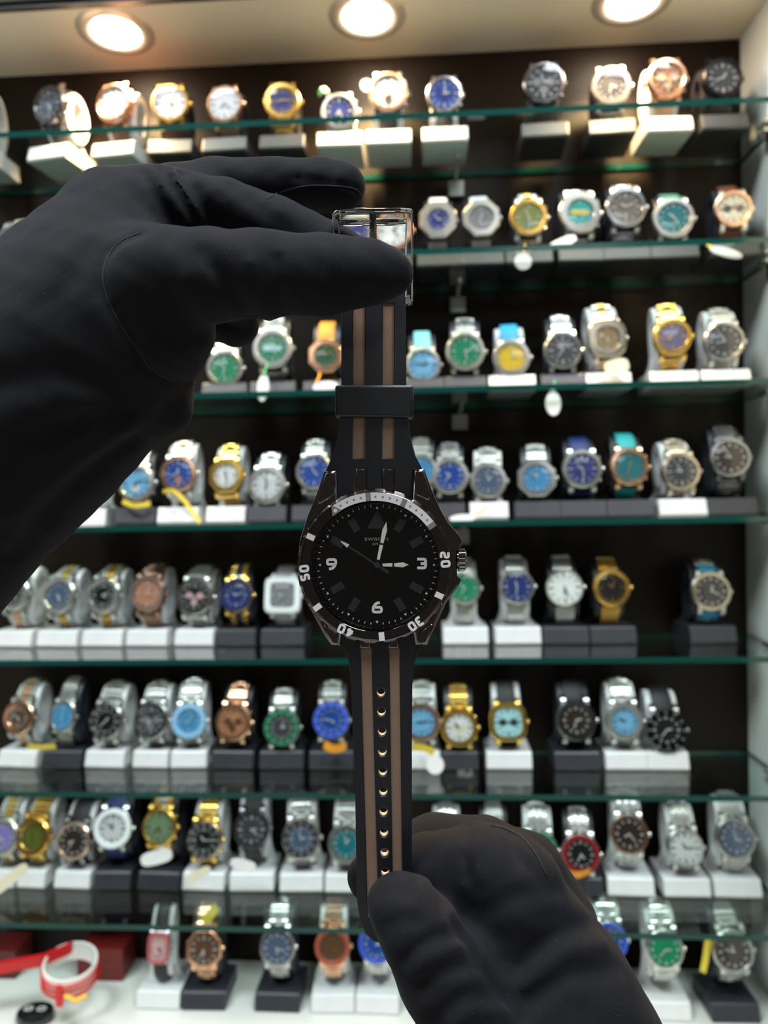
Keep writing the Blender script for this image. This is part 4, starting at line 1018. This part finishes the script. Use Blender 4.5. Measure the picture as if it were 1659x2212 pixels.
hr_, seam = glove('gloved_hand', [
    ([(1010, 2420, -6, 190), (1330, 2560, -18, 200)], 10),
    ([(1330, 2420, -20, 190), (1215, 2140, -12, 150), (1110, 1935, -8, 108), (1060, 1880, -8, 88)], 12),                                # index knuckle and back of hand
    ([(1090, 1900, -8, 100), (1020, 1862, -9, 74), (920, 1872, -11, 66), (830, 1890, -12.5, 60), (802, 1895, -12.5, 52)], 6),          # index finger passing behind the strap
    ([(1120, 2200, -10, 170), (1180, 2330, -10, 190)], 20),
    ([(960, 1975, -6, 60), (1040, 2080, -4, 80)], 8),
    ([(1100, 2380, 2, 160), (1030, 2230, 8, 112), (960, 2110, 12, 98), (905, 2010, 13, 86), (874, 1966, 12.5, 76), (852, 1950, 12, 58)], 5),   # thumb
    ([(1180, 2000, -32, 110), (1130, 1890, -36, 90), (1050, 1838, -36, 70), (940, 1825, -34, 64), (860, 1850, -30, 58)], 4),            # middle finger behind
    ([(1230, 2080, -40, 100), (1160, 1960, -50, 75), (1080, 1905, -53, 60), (990, 1905, -47, 54)], 4),                                  # ring finger
    ([(1260, 2200, -45, 100), (1190, 2080, -58, 70), (1100, 2015, -62, 52), (1020, 2015, -54, 48)], 4),                                 # little finger
  ], [
    ([(1012, 1780, -4), (1003, 1830, 3), (1008, 1895, 3)], 2.0, 1.4), ([(1035, 1780, -4), (1030, 1840, 3), (1040, 1900, 3)], -1.2, 1.6), ([(950, 1925, 16), (1000, 2020, 14), (1060, 2110, 12), (1130, 2200, 10)], 2.6, 2.0),
    ([(1290, 1990, 0), (1200, 2020, 10), (1120, 2090, 10)], 1.5, 2.4), ([(1310, 2040, 0), (1215, 2060, 10), (1130, 2125, 10)], -1.2, 2.2), ([(1340, 2090, 0), (1230, 2110, 10), (1140, 2170, 10)], 1.4, 2.6), ([(1210, 1920, 0), (1120, 1935, 8), (1060, 1970, 6)], 1.5, 2.6), ([(1100, 1800, -2), (1120, 1850, 4), (1170, 1900, 4)], 1.0, 2.0),
    ([(870, 2075, 22), (930, 2030, 27), (995, 2010, 20)], 1.7, 1.6), ([(890, 2105, 22), (945, 2060, 27), (1010, 2045, 20)], -1.2, 1.6), ([(905, 2140, 22), (965, 2095, 27), (1040, 2085, 20)], 1.2, 1.6), ([(940, 2200, 22), (1005, 2150, 26), (1090, 2150, 18)], 1.5, 2.2), ([(960, 2230, 20), (1030, 2185, 26), (1110, 2190, 18)], -1, 2),
    ([(825, 2005, 22), (870, 1985, 27), (905, 1990, 26)], .9, 1.8), ([(810, 1935, 22), (850, 1925, 26), (885, 1935, 24)], .5, 1.6),
  ], 'black knit glove gripping the perforated strap end between thumb and finger')
seam([(1060, 1784), (1090, 1790), (1130, 1812), (1160, 1850), (1180, 1890)], .36, .05)
